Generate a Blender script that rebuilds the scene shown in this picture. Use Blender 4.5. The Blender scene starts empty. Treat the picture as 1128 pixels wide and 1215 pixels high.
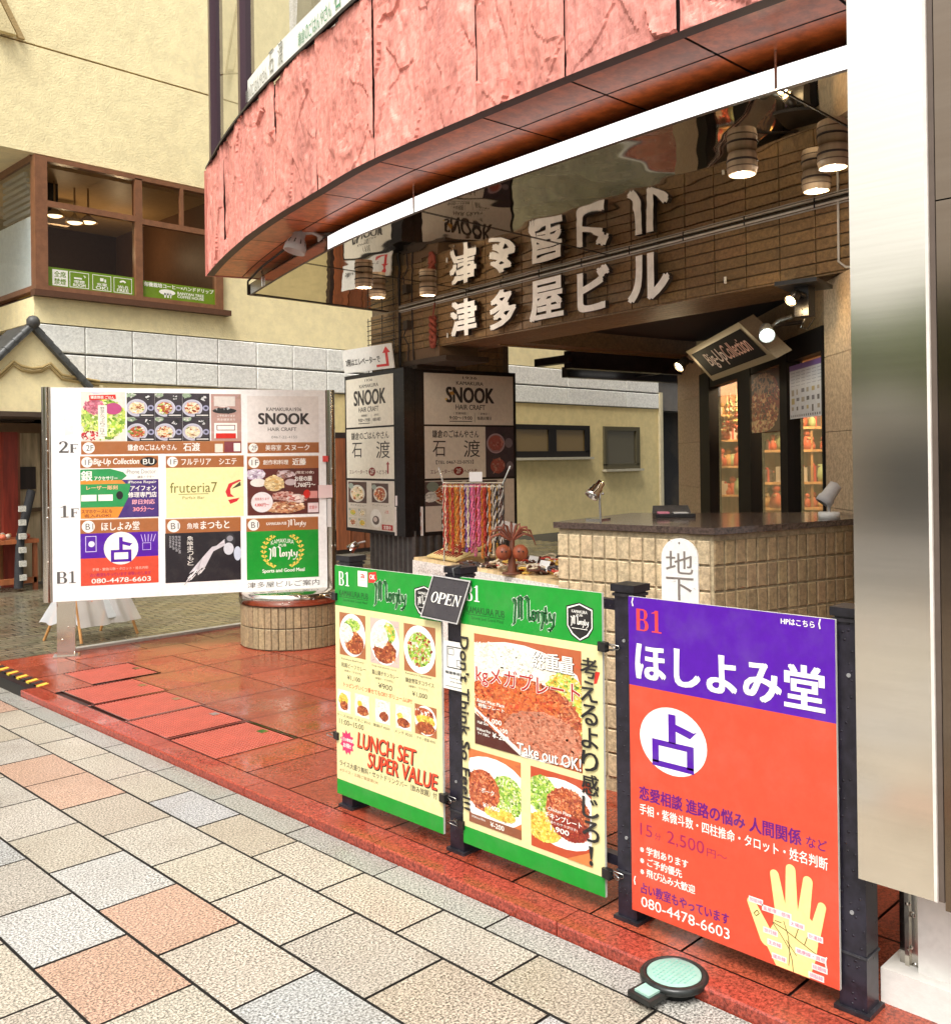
import bpy, bmesh, math, random
from mathutils import Vector as V, Matrix, noise
random.seed(7)
R = math.radians
SC = bpy.context.scene
COL = SC.collection

# ---------------------------------------------------------------- camera, world, sun, exposure
yaw, pitch, roll = 0.78229, 0.0037482, -0.0122636
fwd = V((math.cos(yaw)*math.cos(pitch), math.sin(yaw)*math.cos(pitch), math.sin(pitch)))
rgt = V((math.sin(yaw), -math.cos(yaw), 0)); upv = rgt.cross(fwd)
r2 = rgt*math.cos(roll) + upv*math.sin(roll); u2 = -rgt*math.sin(roll) + upv*math.cos(roll)
cam = bpy.data.cameras.new('camera'); camo = bpy.data.objects.new('camera', cam); COL.objects.link(camo)
camo.matrix_world = Matrix(((r2.x, u2.x, -fwd.x, 0), (r2.y, u2.y, -fwd.y, 0), (r2.z, u2.z, -fwd.z, 1.6), (0, 0, 0, 1)))
cam.sensor_fit = 'HORIZONTAL'; cam.sensor_width = 36; cam.lens = 36*1135.84/1128
cam.shift_y = -68.9/1128; cam.clip_start = .05; cam.clip_end = 500
SC.camera = camo
W = bpy.data.worlds.new("World"); SC.world = W; W.use_nodes = True
nt = W.node_tree; sky = nt.nodes.new('ShaderNodeTexSky'); sky.sky_type = 'NISHITA'; sky.sun_disc = False
SUN_EL, SUN_AZ = 58, 205          # azimuth measured from +X towards +Y
sky.sun_elevation = R(SUN_EL); sky.sun_rotation = R(90-SUN_AZ); sky.air_density = 2.0; sky.dust_density = 6.0; sky.ozone_density = 1.0
hsv = nt.nodes.new('ShaderNodeHueSaturation'); hsv.inputs['Saturation'].default_value = .25
nt.links.new(sky.outputs[0], hsv.inputs['Color']); nt.links.new(hsv.outputs[0], nt.nodes['Background'].inputs[0])
nt.nodes['Background'].inputs[1].default_value = .15
sl = bpy.data.lights.new('sun', 'SUN'); sl.energy = 1.5; sl.angle = R(25); sl.color = (1, .96, .9)
so = bpy.data.objects.new('sun', sl); COL.objects.link(so)
sd = V((math.cos(R(SUN_EL))*math.cos(R(SUN_AZ)), math.cos(R(SUN_EL))*math.sin(R(SUN_AZ)), math.sin(R(SUN_EL))))
so.rotation_euler = sd.to_track_quat('Z', 'Y').to_euler()
SC.view_settings.view_transform = 'Standard'; SC.view_settings.look = 'None'
SC.view_settings.exposure = 0.92; SC.view_settings.gamma = 1
SC.cycles.max_bounces = 8; SC.cycles.diffuse_bounces = 4; SC.cycles.glossy_bounces = 5
SC.cycles.sample_clamp_indirect = 6

# ---------------------------------------------------------------- helpers
def s2l(c): return c/12.92 if c <= .04045 else ((c+.055)/1.055)**2.4
def hx(h, k=1.0):
    h = h.lstrip('#'); return tuple(s2l(int(h[i:i+2], 16)/255)*k for i in (0, 2, 4))
MATS = {}
def mat(name, rough=.5, metal=0, spk=0, spk_s=80, bump=0, bump_s=40, coat=0, stretch=(1, 1, 1), wear=0, wear_s=3,
        rough_var=0, emit=0, spec=.5, drops=0, wear_col=(.05, .04, .03), wet_s=1.2, trans=0, alpha=1):
    """surface whose base colour is the face colour times a procedural speckle"""
    if name in MATS: return MATS[name]
    m = bpy.data.materials.new(name); m.use_nodes = True; MATS[name] = m
    n = m.node_tree.nodes; l = m.node_tree.links; b = n['Principled BSDF']
    at = n.new('ShaderNodeAttribute'); at.attribute_name = 'Col'; c = at.outputs['Color']
    tc = n.new('ShaderNodeTexCoord'); mp = n.new('ShaderNodeMapping'); mp.inputs['Scale'].default_value = stretch
    l.new(tc.outputs['Object'], mp.inputs['Vector'])
    def nz(s, det=4, rg=.6, vec=None):
        t = n.new('ShaderNodeTexNoise'); t.inputs['Scale'].default_value = s; t.inputs['Detail'].default_value = det
        t.inputs['Roughness'].default_value = rg; l.new(mp.outputs[0], t.inputs['Vector']); return t.outputs['Fac']
    if spk:
        r = n.new('ShaderNodeMapRange'); r.inputs[1].default_value = .38; r.inputs[2].default_value = .62
        r.inputs[3].default_value = 1-spk; r.inputs[4].default_value = 1+spk*.6
        l.new(nz(spk_s, 3, .75), r.inputs[0])
        mx = n.new('ShaderNodeMix'); mx.data_type = 'RGBA'; mx.blend_type = 'MULTIPLY'; mx.inputs['Factor'].default_value = 1
        l.new(c, mx.inputs['A']); l.new(r.outputs[0], mx.inputs['B']); c = mx.outputs['Result']
    if wear:
        r = n.new('ShaderNodeMapRange'); r.inputs[1].default_value = .48; r.inputs[2].default_value = .75
        r.inputs[3].default_value = 0; r.inputs[4].default_value = wear
        l.new(nz(wear_s, 6, .65), r.inputs[0])
        mx = n.new('ShaderNodeMix'); mx.data_type = 'RGBA'; l.new(r.outputs[0], mx.inputs['Factor'])
        l.new(c, mx.inputs['A']); mx.inputs['B'].default_value = (*wear_col, 1); c = mx.outputs['Result']
    l.new(c, b.inputs['Base Color'])
    b.inputs['Roughness'].default_value = rough; b.inputs['Metallic'].default_value = metal
    b.inputs['Specular IOR Level'].default_value = spec; b.inputs['Coat Weight'].default_value = coat; b.inputs['Coat Roughness'].default_value = .08
    b.inputs['Transmission Weight'].default_value = trans; b.inputs['Alpha'].default_value = alpha
    if rough_var:
        r = n.new('ShaderNodeMapRange'); r.inputs[1].default_value = .38; r.inputs[2].default_value = .62
        r.inputs[3].default_value = max(.02, rough-rough_var); r.inputs[4].default_value = rough+rough_var
        l.new(nz(wet_s, 5), r.inputs[0]); l.new(r.outputs[0], b.inputs['Roughness'])
    if drops:      # rain drops standing on the surface
        vo = n.new('ShaderNodeTexVoronoi'); vo.inputs['Scale'].default_value = drops; l.new(tc.outputs['Object'], vo.inputs['Vector'])
        r = n.new('ShaderNodeMapRange'); r.interpolation_type = 'SMOOTHSTEP'; r.inputs[1].default_value = .10; r.inputs[2].default_value = .24; r.inputs[3].default_value = 1; r.inputs[4].default_value = 0
        l.new(vo.outputs['Distance'], r.inputs[0]); sp_ = n.new('ShaderNodeSeparateColor'); l.new(vo.outputs['Color'], sp_.inputs[0])
        th_ = n.new('ShaderNodeMath'); th_.operation = 'GREATER_THAN'; th_.inputs[1].default_value = .72; l.new(sp_.outputs[0], th_.inputs[0])
        mu_ = n.new('ShaderNodeMath'); mu_.operation = 'MULTIPLY'; l.new(r.outputs[0], mu_.inputs[0]); l.new(th_.outputs[0], mu_.inputs[1])
        bp = n.new('ShaderNodeBump'); bp.inputs['Strength'].default_value = .9; bp.inputs['Distance'].default_value = .004
        l.new(mu_.outputs[0], bp.inputs['Height']); l.new(bp.outputs[0], b.inputs['Normal']); l.new(bp.outputs[0], b.inputs['Coat Normal'])
    elif bump:
        bp = n.new('ShaderNodeBump'); bp.inputs['Strength'].default_value = bump; bp.inputs['Distance'].default_value = .02
        l.new(nz(bump_s, 5), bp.inputs['Height']); l.new(bp.outputs[0], b.inputs['Normal'])
    if emit:
        l.new(c, b.inputs['Emission Color']); b.inputs['Emission Strength'].default_value = emit
    return m

class MB:
    """collects faces and links them as ONE mesh object"""
    def __init__(s): s.v = []; s.f = []; s.c = []; s.m = []; s.sm = []
    def face(s, pts, col, m=0, smooth=False):
        i = len(s.v); s.v += [V(p) for p in pts]; s.f.append(tuple(range(i, i+len(pts)))); s.c.append(col); s.m.append(m); s.sm.append(smooth)
    def grid(s, rows, col, m=0, smooth=True, close=False, flip=False, colf=None):
        i = len(s.v); n = len(rows[0])
        for r in rows: s.v += [V(p) for p in r]
        for a in range(len(rows)-1):
            for b in range(n if close else n-1):
                c = (b+1) % n; f = (i+a*n+b, i+a*n+c, i+(a+1)*n+c, i+(a+1)*n+b)
                s.f.append(f[::-1] if flip else f); s.c.append(colf(a, b) if colf else col); s.m.append(m); s.sm.append(smooth)
    def box(s, o, x, y, z, col, m=0):
        """o corner, x y z edge vectors"""
        o, x, y, z = V(o), V(x), V(y), V(z)
        if x.cross(y).dot(z) < 0: x, y = y, x
        p = [o, o+x, o+x+y, o+y]; q = [a+z for a in p]
        i = len(s.v); s.v += p+q
        for f in ((3, 2, 1, 0), (4, 5, 6, 7), (0, 1, 5, 4), (1, 2, 6, 5), (2, 3, 7, 6), (3, 0, 4, 7)):
            s.f.append(tuple(i+k for k in f)); s.c.append(col); s.m.append(m); s.sm.append(False)
    def abox(s, x0, x1, y0, y1, z0, z1, col, m=0): s.box((x0, y0, z0), (x1-x0, 0, 0), (0, y1-y0, 0), (0, 0, z1-z0), col, m)
    def bbox(s, o, x, y, z, col, m=0, bv=.004):
        """box with chamfered long edges on the y=0 side (tile facing -y of its frame)"""
        o, x, y, z = V(o), V(x), V(y), V(z); xn, yn, zn = x.normalized(), y.normalized(), z.normalized()
        a = [o+yn*bv, o+x+yn*bv, o+x+z+yn*bv, o+z+yn*bv]
        b = [o+xn*bv+zn*bv, o+x-xn*bv+zn*bv, o+x+z-xn*bv-zn*bv, o+z+xn*bv-zn*bv]
        d = [p+y-yn*bv for p in a]; i = len(s.v); s.v += a+b+d
        F = [(4, 5, 6, 7)]+[(k, (k+1) % 4, 4+(k+1) % 4, 4+k) for k in range(4)]+[(8+k, 8+(k+1) % 4, (k+1) % 4, k) for k in range(4)]
        if x.cross(z).dot(y) > 0: F = [f[::-1] for f in F]
        for f in F: s.f.append(tuple(i+k for k in f)); s.c.append(col); s.m.append(m); s.sm.append(False)
    def prism(s, pts, ext, col, m=0, cols=None):
        pts = [V(p) for p in pts]; e = V(ext); n = len(pts)
        nrm = sum(((pts[k]).cross(pts[(k+1) % n]) for k in range(n)), V())
        if nrm.dot(e) > 0: pts = pts[::-1]
        i = len(s.v); s.v += pts+[p+e for p in pts]
        s.f.append(tuple(range(i, i+n))); s.f.append(tuple(range(i+2*n-1, i+n-1, -1)))
        for k in range(n): s.f.append((i+k, i+n+k, i+n+(k+1) % n, i+(k+1) % n))
        for k in range(n+2): s.c.append(col); s.m.append(m); s.sm.append(False)
    def tube(s, path, r, col, m=0, n=8, caps=True, radii=None):
        path = [V(p) for p in path]; rows = []; prev = None
        for k, p in enumerate(path):
            t = (path[min(k+1, len(path)-1)]-path[max(k-1, 0)]).normalized()
            a = prev if prev else (V((0, 0, 1)) if abs(t.z) < .9 else V((1, 0, 0)))
            u = (a-t*a.dot(t)).normalized(); w = t.cross(u); prev = u
            rr = radii[k] if radii else r
            rows.append([p+(u*math.cos(2*math.pi*j/n)+w*math.sin(2*math.pi*j/n))*rr for j in range(n)])
        s.grid(rows, col, m, True, True)
        if caps: s.face(rows[0][::-1], col, m); s.face(rows[-1], col, m)
    def lathe(s, c, prof, col, m=0, n=24, ax=(0, 0, 1), colf=None):
        """prof: list of (radius, height) along axis ax from c"""
        c = V(c); ax = V(ax).normalized(); a = V((1, 0, 0)) if abs(ax.x) < .9 else V((0, 1, 0))
        u = (a-ax*a.dot(ax)).normalized(); w = ax.cross(u)
        rows = [[c+ax*h+(u*math.cos(2*math.pi*j/n)+w*math.sin(2*math.pi*j/n))*max(r, 1e-4) for j in range(n)] for r, h in prof]
        s.grid(rows, col, m, True, True, colf=colf)
    def ball(s, c, r, col, m=0, n=10, sq=(1, 1, 1)):
        c = V(c); rows = []
        for a in range(n//2+1):
            t = math.pi*a/(n//2); rows.append([c+V((math.sin(t)*math.cos(2*math.pi*j/n)*sq[0], math.sin(t)*math.sin(2*math.pi*j/n)*sq[1], -math.cos(t)*sq[2]))*r for j in range(n)])
        s.grid(rows, col, m, True, True)
    def build(s, name, mats, parent=None, loc=None):
        if not isinstance(mats, (list, tuple)): mats = [mats]
        base = V(parent['_b']) if parent is not None else V(loc or (0, 0, 0))
        me = bpy.data.meshes.new(name); me.from_pydata([p-base for p in s.v], [], s.f)
        for m_ in mats: me.materials.append(m_)
        ca = me.color_attributes.new('Col', 'FLOAT_COLOR', 'CORNER')
        k = 0; dat = []
        for f, c in zip(s.f, s.c): dat += [c[0], c[1], c[2], 1.0]*len(f)
        ca.data.foreach_set('color', dat)
        me.polygons.foreach_set('material_index', s.m); me.polygons.foreach_set('use_smooth', s.sm)
        me.update(); o = bpy.data.objects.new(name, me); COL.objects.link(o)
        if parent is not None: o.parent = parent
        else: o.location = base
        o['_b'] = list(base)
        return o
def tag(o, label, cat, group=None, kind=None):
    o['label'] = label; o['category'] = cat
    if group: o['group'] = group
    if kind: o['kind'] = kind
    return o
def thing(name, loc, label, cat, group=None):
    o = bpy.data.objects.new(name, None); o.empty_display_size = .1; COL.objects.link(o); o.location = loc; o['_b'] = list(loc)
    return tag(o, label, cat, group)
def struct(o, label=None):
    o['kind'] = 'structure'
    return o
def dup(root, loc, rz=0, label=None, group=None):
    c = root.copy(); COL.objects.link(c); c.location = loc; c.rotation_euler = (0, 0, rz)
    if label: c['label'] = label
    if group: c['group'] = group
    for ch in list(root.children):
        d = ch.copy(); COL.objects.link(d); d.parent = c
        for g in list(ch.children):
            e = g.copy(); COL.objects.link(e); e.parent = d
    return c
def rv(c, k=.1):
    f = 1+random.uniform(-k, k); return tuple(x*f for x in c)
def jit(c, k=.1):
    f = 1+random.uniform(-k, k); return tuple(max(0, x*f*(1+random.uniform(-k, k)*.18)) for x in c)

# ---- printed artwork on a flat board
_glyph = {}
def glyphs(txt, off=0.0):
    key = (txt, off)
    if key in _glyph: return _glyph[key]
    c = bpy.data.curves.new('t', 'FONT'); c.body = txt; c.offset = off; c.resolution_u = 3
    o = bpy.data.objects.new('t', c); COL.objects.link(o)
    me = bpy.data.meshes.new_from_object(o.evaluated_get(bpy.context.evaluated_depsgraph_get()))
    vs = [v.co.copy() for v in me.vertices]; fs = [tuple(p.vertices) for p in me.polygons]
    bpy.data.objects.remove(o); bpy.data.curves.remove(c); bpy.data.meshes.remove(me)
    x0 = min(v.x for v in vs); x1 = max(v.x for v in vs); y0 = min(v.y for v in vs); y1 = max(v.y for v in vs)
    r = ([((v.x-x0)/(x1-x0), 1-(v.y-y0)/(y1-y0)) for v in vs], fs, (x1-x0)/(y1-y0))
    _glyph[key] = r; return r
class Art:
    """flat print on a panel; (u, v) run 0..1 from its top left corner; layers lie 0.6 mm apart"""
    def __init__(s, TL, TR, BL, mat_, parent, lift=.001):
        s.o = V(TL); s.x = V(TR)-s.o; s.y = V(BL)-s.o; s.n = s.y.cross(s.x).normalized(); s.mat = mat_; s.par = parent
        s.lift = lift; s.mb = MB(); s.asp = s.x.length/s.y.length
    def p(s, u, v, k): return s.o+s.x*u+s.y*v+s.n*(s.lift+k*.0004)
    def poly(s, pts, col, k=0):
        a = sum(pts[i][0]*pts[(i+1) % len(pts)][1]-pts[(i+1) % len(pts)][0]*pts[i][1] for i in range(len(pts)))
        if a > 0: pts = pts[::-1]
        s.mb.face([s.p(u, v, k) for u, v in pts], col)
    def rect(s, u0, v0, u1, v1, col, k=0): s.poly([(u0, v0), (u1, v0), (u1, v1), (u0, v1)], col, k)
    def ell(s, cu, cv, ru, rv_, col, k=0, n=28, wob=0):
        s.poly([(cu+ru*math.cos(2*math.pi*i/n)*(1+random.uniform(-wob, wob)), cv+rv_*math.sin(2*math.pi*i/n)*(1+random.uniform(-wob, wob))) for i in range(n)], col, k)
    def line(s, pts, w, col, k=0):
        for (a, b), (c, d) in zip(pts[:-1], pts[1:]):
            dx, dy = (c-a)*s.asp, d-b; L = math.hypot(dx, dy) or 1; nx, ny = -dy/L*w/2/s.asp, dx/L*w/2
            s.poly([(a+nx, b+ny), (c+nx, d+ny), (c-nx, d-ny), (a-nx, b-ny)], col, k)
    def pen(s, strokes, box, col, k=0, nib=(.10, -.07)):
        u0, v0, u1, v1 = box
        for st in strokes:
            for (a, b), (c, d) in zip(st[:-1], st[1:]):
                q = [(a, b), (c, d), (c+nib[0], d+nib[1]), (a+nib[0], b+nib[1])]
                s.poly([(u0+(u1-u0)*x, v0+(v1-v0)*y) for x, y in q], col, k)
    def text(s, t, box, col, k=1, bold=0.0, rot=False, shear=0, arc=0):
        if bold > 0 and not arc:      # a heavier weight: the same letters printed again a hair to the side
            u0, v0, u1, v1 = box; e = (v1-v0 if not rot else (u1-u0))*bold*.8; ex = e/s.asp if not rot else e; ey = e if not rot else e*s.asp
            for i, (dx, dy) in enumerate(((-1, -.5), (1, -.5), (-1, .5), (1, .5))): s.text(t, (u0+dx*ex, v0+dy*ey, u1+dx*ex, v1+dy*ey), col, k+.12*i, 0, rot, shear)
            return
        vs, fs, _ = glyphs(t, 0); u0, v0, u1, v1 = box
        out = []
        for x, y in vs:
            x2 = x+shear*(1-y)
            if arc: y = y+arc*(4*(x-.5)**2)
            if rot: out.append((u1-(u1-u0)*y, v0+(v1-v0)*x2))
            else: out.append((u0+(u1-u0)*x2, v0+(v1-v0)*y))
        i = len(s.mb.v); s.mb.v += [s.p(u, v, k) for u, v in out]
        flip = rot and False
        for f in fs:
            s.mb.f.append(f); s.mb.f[-1] = tuple(i+q for q in f); s.mb.c.append(col); s.mb.m.append(0); s.mb.sm.append(False)
    def vtext(s, t, u0, v0, u1, v1, col, k=1, bold=0.0):
        h = (v1-v0)/len(t)
        for i, ch in enumerate(t): s.text(ch, (u0, v0+h*(i+.06), u1, v0+h*(i+.94)), col, k, bold)
    def outline(s, u0, v0, u1, v1, w, col, k=0):
        wu = w/s.asp
        s.rect(u0, v0, u1, v0+w, col, k); s.rect(u0, v1-w, u1, v1, col, k); s.rect(u0, v0+w, u0+wu, v1-w, col, k); s.rect(u1-wu, v0+w, u1, v1-w, col, k)
    def fin(s, name, parent=None):
        o = s.mb.build(name, s.mat, parent or s.par); s.mb = MB(); return o
WHT = hx('f2efe6', .9); BLK = (.012, .011, .012); CREAM = (.66, .59, .30)
SERIF = {  # small serif alphabet: stems and bowls as polygons in a unit cell (v down)
 'B': [[(0, 0), (.30, 0), (.30, 1), (0, 1)], [(0, 0), (.62, 0), (.78, .06), (.62, .06), (0, .06)], [(0, .46), (.65, .46), (.65, .52), (0, .52)], [(0, .94), (.7, .94), (.7, 1), (0, 1)],
       [(.60, 0), (.82, .06), (.92, .2), (.92, .3), (.82, .43), (.60, .5), (.62, .42), (.66, .3), (.66, .2), (.6, .07)], [(.62, .48), (.88, .54), (1, .68), (1, .82), (.88, .95), (.62, 1), (.66, .92), (.72, .8), (.72, .68), (.64, .56)]],
 '1': [[(.36, 0), (.64, 0), (.64, 1), (.36, 1)], [(.1, .94), (.9, .94), (.9, 1), (.1, 1)], [(.1, .12), (.64, 0), (.4, .12), (.1, .16)]],
 'O': None,
 'P': [[(.05, 0), (.35, 0), (.35, 1), (.05, 1)], [(0, 0), (.6, 0), (.6, .06), (0, .06)], [(0, .94), (.5, .94), (.5, 1), (0, 1)], [(.3, .5), (.62, .5), (.62, .56), (.3, .56)], [(.6, 0), (.85, .06), (1, .2), (1, .36), (.85, .5), (.6, .56), (.68, .44), (.7, .28), (.68, .12)]],
 'E': [[(.05, 0), (.35, 0), (.35, 1), (.05, 1)], [(0, 0), (.95, 0), (.95, .25), (.88, .06), (0, .06)], [(.3, .46), (.7, .46), (.7, .53), (.3, .53)], [(.66, .36), (.72, .36), (.72, .63), (.66, .63)], [(0, .94), (.9, .94), (.95, .72), (1, .72), (.98, 1), (0, 1)]],
 'N': [[(.1, 0), (.2, 0), (.2, 1), (.1, 1)], [(.82, 0), (.92, 0), (.92, 1), (.82, 1)], [(0, 0), (.3, 0), (.92, .9), (.92, 1), (.82, 1), (.1, .06), (0, .06)], [(0, .94), (.32, .94), (.32, 1), (0, 1)], [(.7, 0), (1.02, 0), (1.02, .06), (.7, .06)]],
 '2': [[(0, .28), (.1, .08), (.4, 0), (.75, .06), (.9, .24), (.8, .46), (.3, .86), (.1, .92), (.1, .84), (.5, .5), (.62, .28), (.5, .08), (.3, .08), (.2, .28)], [(0, .86), (.9, .86), (1, .7), (.95, 1), (0, 1)]],
 'F': [[(.05, 0), (.35, 0), (.35, 1), (.05, 1)], [(0, 0), (.95, 0), (.95, .25), (.88, .06), (0, .06)], [(.3, .46), (.7, .46), (.7, .53), (.3, .53)], [(.66, .36), (.72, .36), (.72, .63), (.66, .63)], [(0, .94), (.5, .94), (.5, 1), (0, 1)]],
}
def serif(a, word, box, col, k=1, gap=.16):
    u0, v0, u1, v1 = box; n = len(word); w = (u1-u0)/(n+gap*(n-1))
    for i, ch in enumerate(word):
        x0 = u0+i*w*(1+gap)
        if ch == 'O':
            for j in range(24):
                t0, t1 = 2*math.pi*j/24, 2*math.pi*(j+1)/24
                a.poly([(x0+w*(.5+.5*math.cos(t0)), v0+(v1-v0)*(.5+.5*math.sin(t0))), (x0+w*(.5+.5*math.cos(t1)), v0+(v1-v0)*(.5+.5*math.sin(t1))),
                        (x0+w*(.5+.26*math.cos(t1)), v0+(v1-v0)*(.5+.44*math.sin(t1))), (x0+w*(.5+.26*math.cos(t0)), v0+(v1-v0)*(.5+.44*math.sin(t0)))], col, k)
            continue
        for j, pl in enumerate(SERIF[ch]): a.poly([(x0+w*x, v0+(v1-v0)*y) for x, y in pl], col, k+j*.12)
# broad-pen strokes of the pub's black-letter word, unit box
MONTY = [[(.0, .98), (.05, .9), (.08, .25), (.02, .12)], [(.08, .14), (.17, .02), (.22, .12), (.22, .75)], [(.22, .14), (.32, 0), (.38, .14), (.38, .68), (.42, .76)], [(.15, .1), (.15, .72)],
         [(.47, .46), (.45, .66), (.5, .74)], [(.47, .44), (.53, .5), (.53, .68), (.5, .74)], [(.58, .42), (.6, .5), (.6, .76)], [(.61, .48), (.66, .42), (.7, .5), (.7, .72), (.66, .98)],
         [(.76, .26), (.76, .68), (.8, .76)], [(.72, .46), (.8, .44)], [(.84, .44), (.86, .62), (.89, .68)], [(.95, .42), (.93, .8), (.86, .98), (.82, .94)]]
def monty(a, box, fill, edge, k=1):
    u0, v0, u1, v1 = box; d = .012*(u1-u0)
    if edge:
        for dx, dy in ((-d, 0), (d, 0), (0, -d), (0, d)): a.pen(MONTY, (u0+dx, v0+dy, u1+dx, v1+dy), edge, k, (.055, -.05))
    if fill: a.pen(MONTY, box, fill, k+1.2, (.045, -.045))
def food(a, u0, v0, u1, v1, bg, plate, rim, items, n=150, name='food_picture', seed=1, rim2=None, cx=.5, cy=.5, rx=.5, ry=.5, blob=.05, extra=None, parent=None):
    """a printed photograph of a dish: background, plate and many bits of food; items = [(cu, cv, ru, rv, [colours])]"""
    rnd = random.Random(seed); w, h = u1-u0, v1-v0; K = 2
    def clip(pts): return [(min(max(x, u0), u1), min(max(y, v0), v1)) for x, y in pts]
    a.rect(u0, v0, u1, v1, bg, K)
    for _ in range(14):
        x, y = rnd.random(), rnd.random(); a.poly(clip([(u0+w*(x+rnd.uniform(-.25, .25)), v0+h*(y+rnd.uniform(-.05, .05))) for _ in range(3)]), tuple(c*rnd.uniform(.7, 1.25) for c in bg), K+.2)
    def el(cu, cv, ru, rv_, col, k, m=26): a.poly(clip([(u0+w*(cu+ru*math.cos(2*math.pi*i/m)), v0+h*(cv+rv_*math.sin(2*math.pi*i/m))) for i in range(m)]), col, k)
    if plate:
        el(cx, cy, rx, ry, rim, K+.5); el(cx, cy, rx*.9, ry*.9, tuple(c*.82 for c in rim), K+.7); el(cx, cy, rx*.86, ry*.86, plate, K+.9)
    lay = K+1.2
    for cu, cv, ru, rv_, cols in items:
        el(cu, cv, ru, rv_, cols[0], lay, 18); m = max(10, int(n*ru*rv_*4)) if len(cols) > 1 else 0
        for i in range(m):
            t = rnd.random()*6.283; rr = math.sqrt(rnd.random()); x = cu+ru*rr*math.cos(t); y = cv+rv_*rr*math.sin(t)
            c = rnd.choice(cols); f = rnd.uniform(.6, 1.4); c = tuple(min(.9, q*f) for q in c); b = blob*rnd.uniform(.4, 1.2); an = rnd.random()*6.28; el_ = rnd.uniform(.25, .9)
            pts = []
            for j in range(6):
                q = 6.283*j/6; X, Y = b*math.cos(q), b*el_*math.sin(q); pts.append((u0+w*(x+X*math.cos(an)-Y*math.sin(an)), v0+h*(y+(X*math.sin(an)+Y*math.cos(an))*.8)))
            a.poly(clip(pts), c, lay+.2+.01*(i % 40))
        lay += .7
    if extra: extra(a, u0, v0, w, h, lay)
    return a.fin(name, parent)
RICE = [(.72, .66, .52), (.82, .78, .66), (.75, .71, .6)]; CURRY = [(.26, .05, .015), (.42, .10, .03), (.55, .2, .06), (.18, .03, .01)]
SALAD = [(.25, .42, .05), (.5, .6, .12), (.12, .25, .03), (.65, .68, .35)]; MEAT = [(.36, .07, .025), (.5, .13, .04), (.62, .22, .1), (.22, .03, .015)]
FRIES = [(.72, .45, .06), (.8, .6, .15), (.6, .33, .04)]; SOUP = [(.75, .6, .4), (.6, .42, .2), (.35, .12, .05), (.82, .75, .6), (.2, .3, .06)]
WOODBG = (.34, .12, .045)

# ---------------------------------------------------------------- materials
PRINT = mat('printed_board', .36, spk=.06, spk_s=30, coat=.12, spec=.4, drops=75, wear=.10, wear_s=6, wear_col=(.30, .27, .22))
PAPER = mat('paper', .7)
STEEL = mat('brushed_steel', .14, metal=1, spk=.035, spk_s=50, stretch=(.03, .03, 1), drops=26, wear=.12, wear_s=4, wear_col=(.45, .40, .33))
CHROME = mat('polished_steel', .12, metal=1, spk=.05, spk_s=20)
BLKMET = mat('black_painted_steel', .30, spk=.4, spk_s=18, coat=.06, spec=.35, drops=60)
DARK = mat('dark_matt', .6, spk=.2, spk_s=20)
STUCCO = mat('stucco', .85, spk=.08, spk_s=5, bump=.45, bump_s=46, wear=.16, wear_s=.6, wear_col=(.36, .25, .12))
BLOCK = mat('split_face_block', .85, spk=.16, spk_s=24, bump=.5, bump_s=34)
GRANITE = mat('flamed_granite', .36, spk=.85, spk_s=125, bump=.05, bump_s=160, rough_var=.17, wear=.22, wear_s=2.6, wear_col=(.12, .075, .035), spec=.4)
REDGRAN = mat('wet_red_granite', .23, spk=.6, spk_s=110, bump=.05, bump_s=9, rough_var=.15, wear=.3, wear_s=3.5, wear_col=(.08, .012, .008), wet_s=2.5)
CLEFT = mat('cleft_red_stone', .72, spk=.22, spk_s=16, bump=.40, bump_s=42, wear=.8, wear_s=1.8, stretch=(1.5, 1.5, .45), wear_col=(.22, .085, .07))
TILE = mat('wall_tile', .55, spk=.3, spk_s=45, bump=.25, bump_s=80)
SOFFIT = mat('red_soffit_granite', .34, spk=.3, spk_s=16, wear=.35, wear_s=3, wear_col=(.10, .018, .006))
WOOD = mat('wood', .5, spk=.35, spk_s=9, stretch=(1, 1, .12), bump=.08, bump_s=30)
PLAIN = mat('painted', .5, spk=.08, spk_s=14, spec=.3)
RUB = mat('cord_fabric', .8, spk=.3, spk_s=60)
POLISH = mat('polished_dark_granite', .18, spk=.6, spk_s=90, coat=.4)
GLOW = mat('lamp_glow', .5, emit=5)
DIM = mat('lit_diffuser', .5, emit=2.0)
VINYL = mat('clear_vinyl', .15, trans=.0, alpha=.45, spec=.6, bump=.3, bump_s=9)
LEAF = mat('leaf', .6, spk=.4, spk_s=6)
def glass_mat(name, tint=(.9, .93, .92), refl=.0):
    m = bpy.data.materials.new(name); m.use_nodes = True; n = m.node_tree.nodes; l = m.node_tree.links
    n.remove(n['Principled BSDF']); t = n.new('ShaderNodeBsdfTransparent'); t.inputs[0].default_value = (*tint, 1)
    g = n.new('ShaderNodeBsdfGlossy'); g.inputs['Roughness'].default_value = .015; fr = n.new('ShaderNodeFresnel'); fr.inputs[0].default_value = 1.5
    ad = n.new('ShaderNodeMath'); ad.operation = 'ADD'; ad.operation = 'MULTIPLY_ADD'; ad.inputs[1].default_value = .32; ad.inputs[2].default_value = refl; l.new(fr.outputs[0], ad.inputs[0])
    mx = n.new('ShaderNodeMixShader'); l.new(ad.outputs[0], mx.inputs[0]); l.new(t.outputs[0], mx.inputs[1]); l.new(g.outputs[0], mx.inputs[2])
    l.new(mx.outputs[0], n['Material Output'].inputs[0]); return m
GLASS = glass_mat('window_glass'); GLASSD = glass_mat('tinted_glass', (.75, .72, .66), .0)
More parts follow.
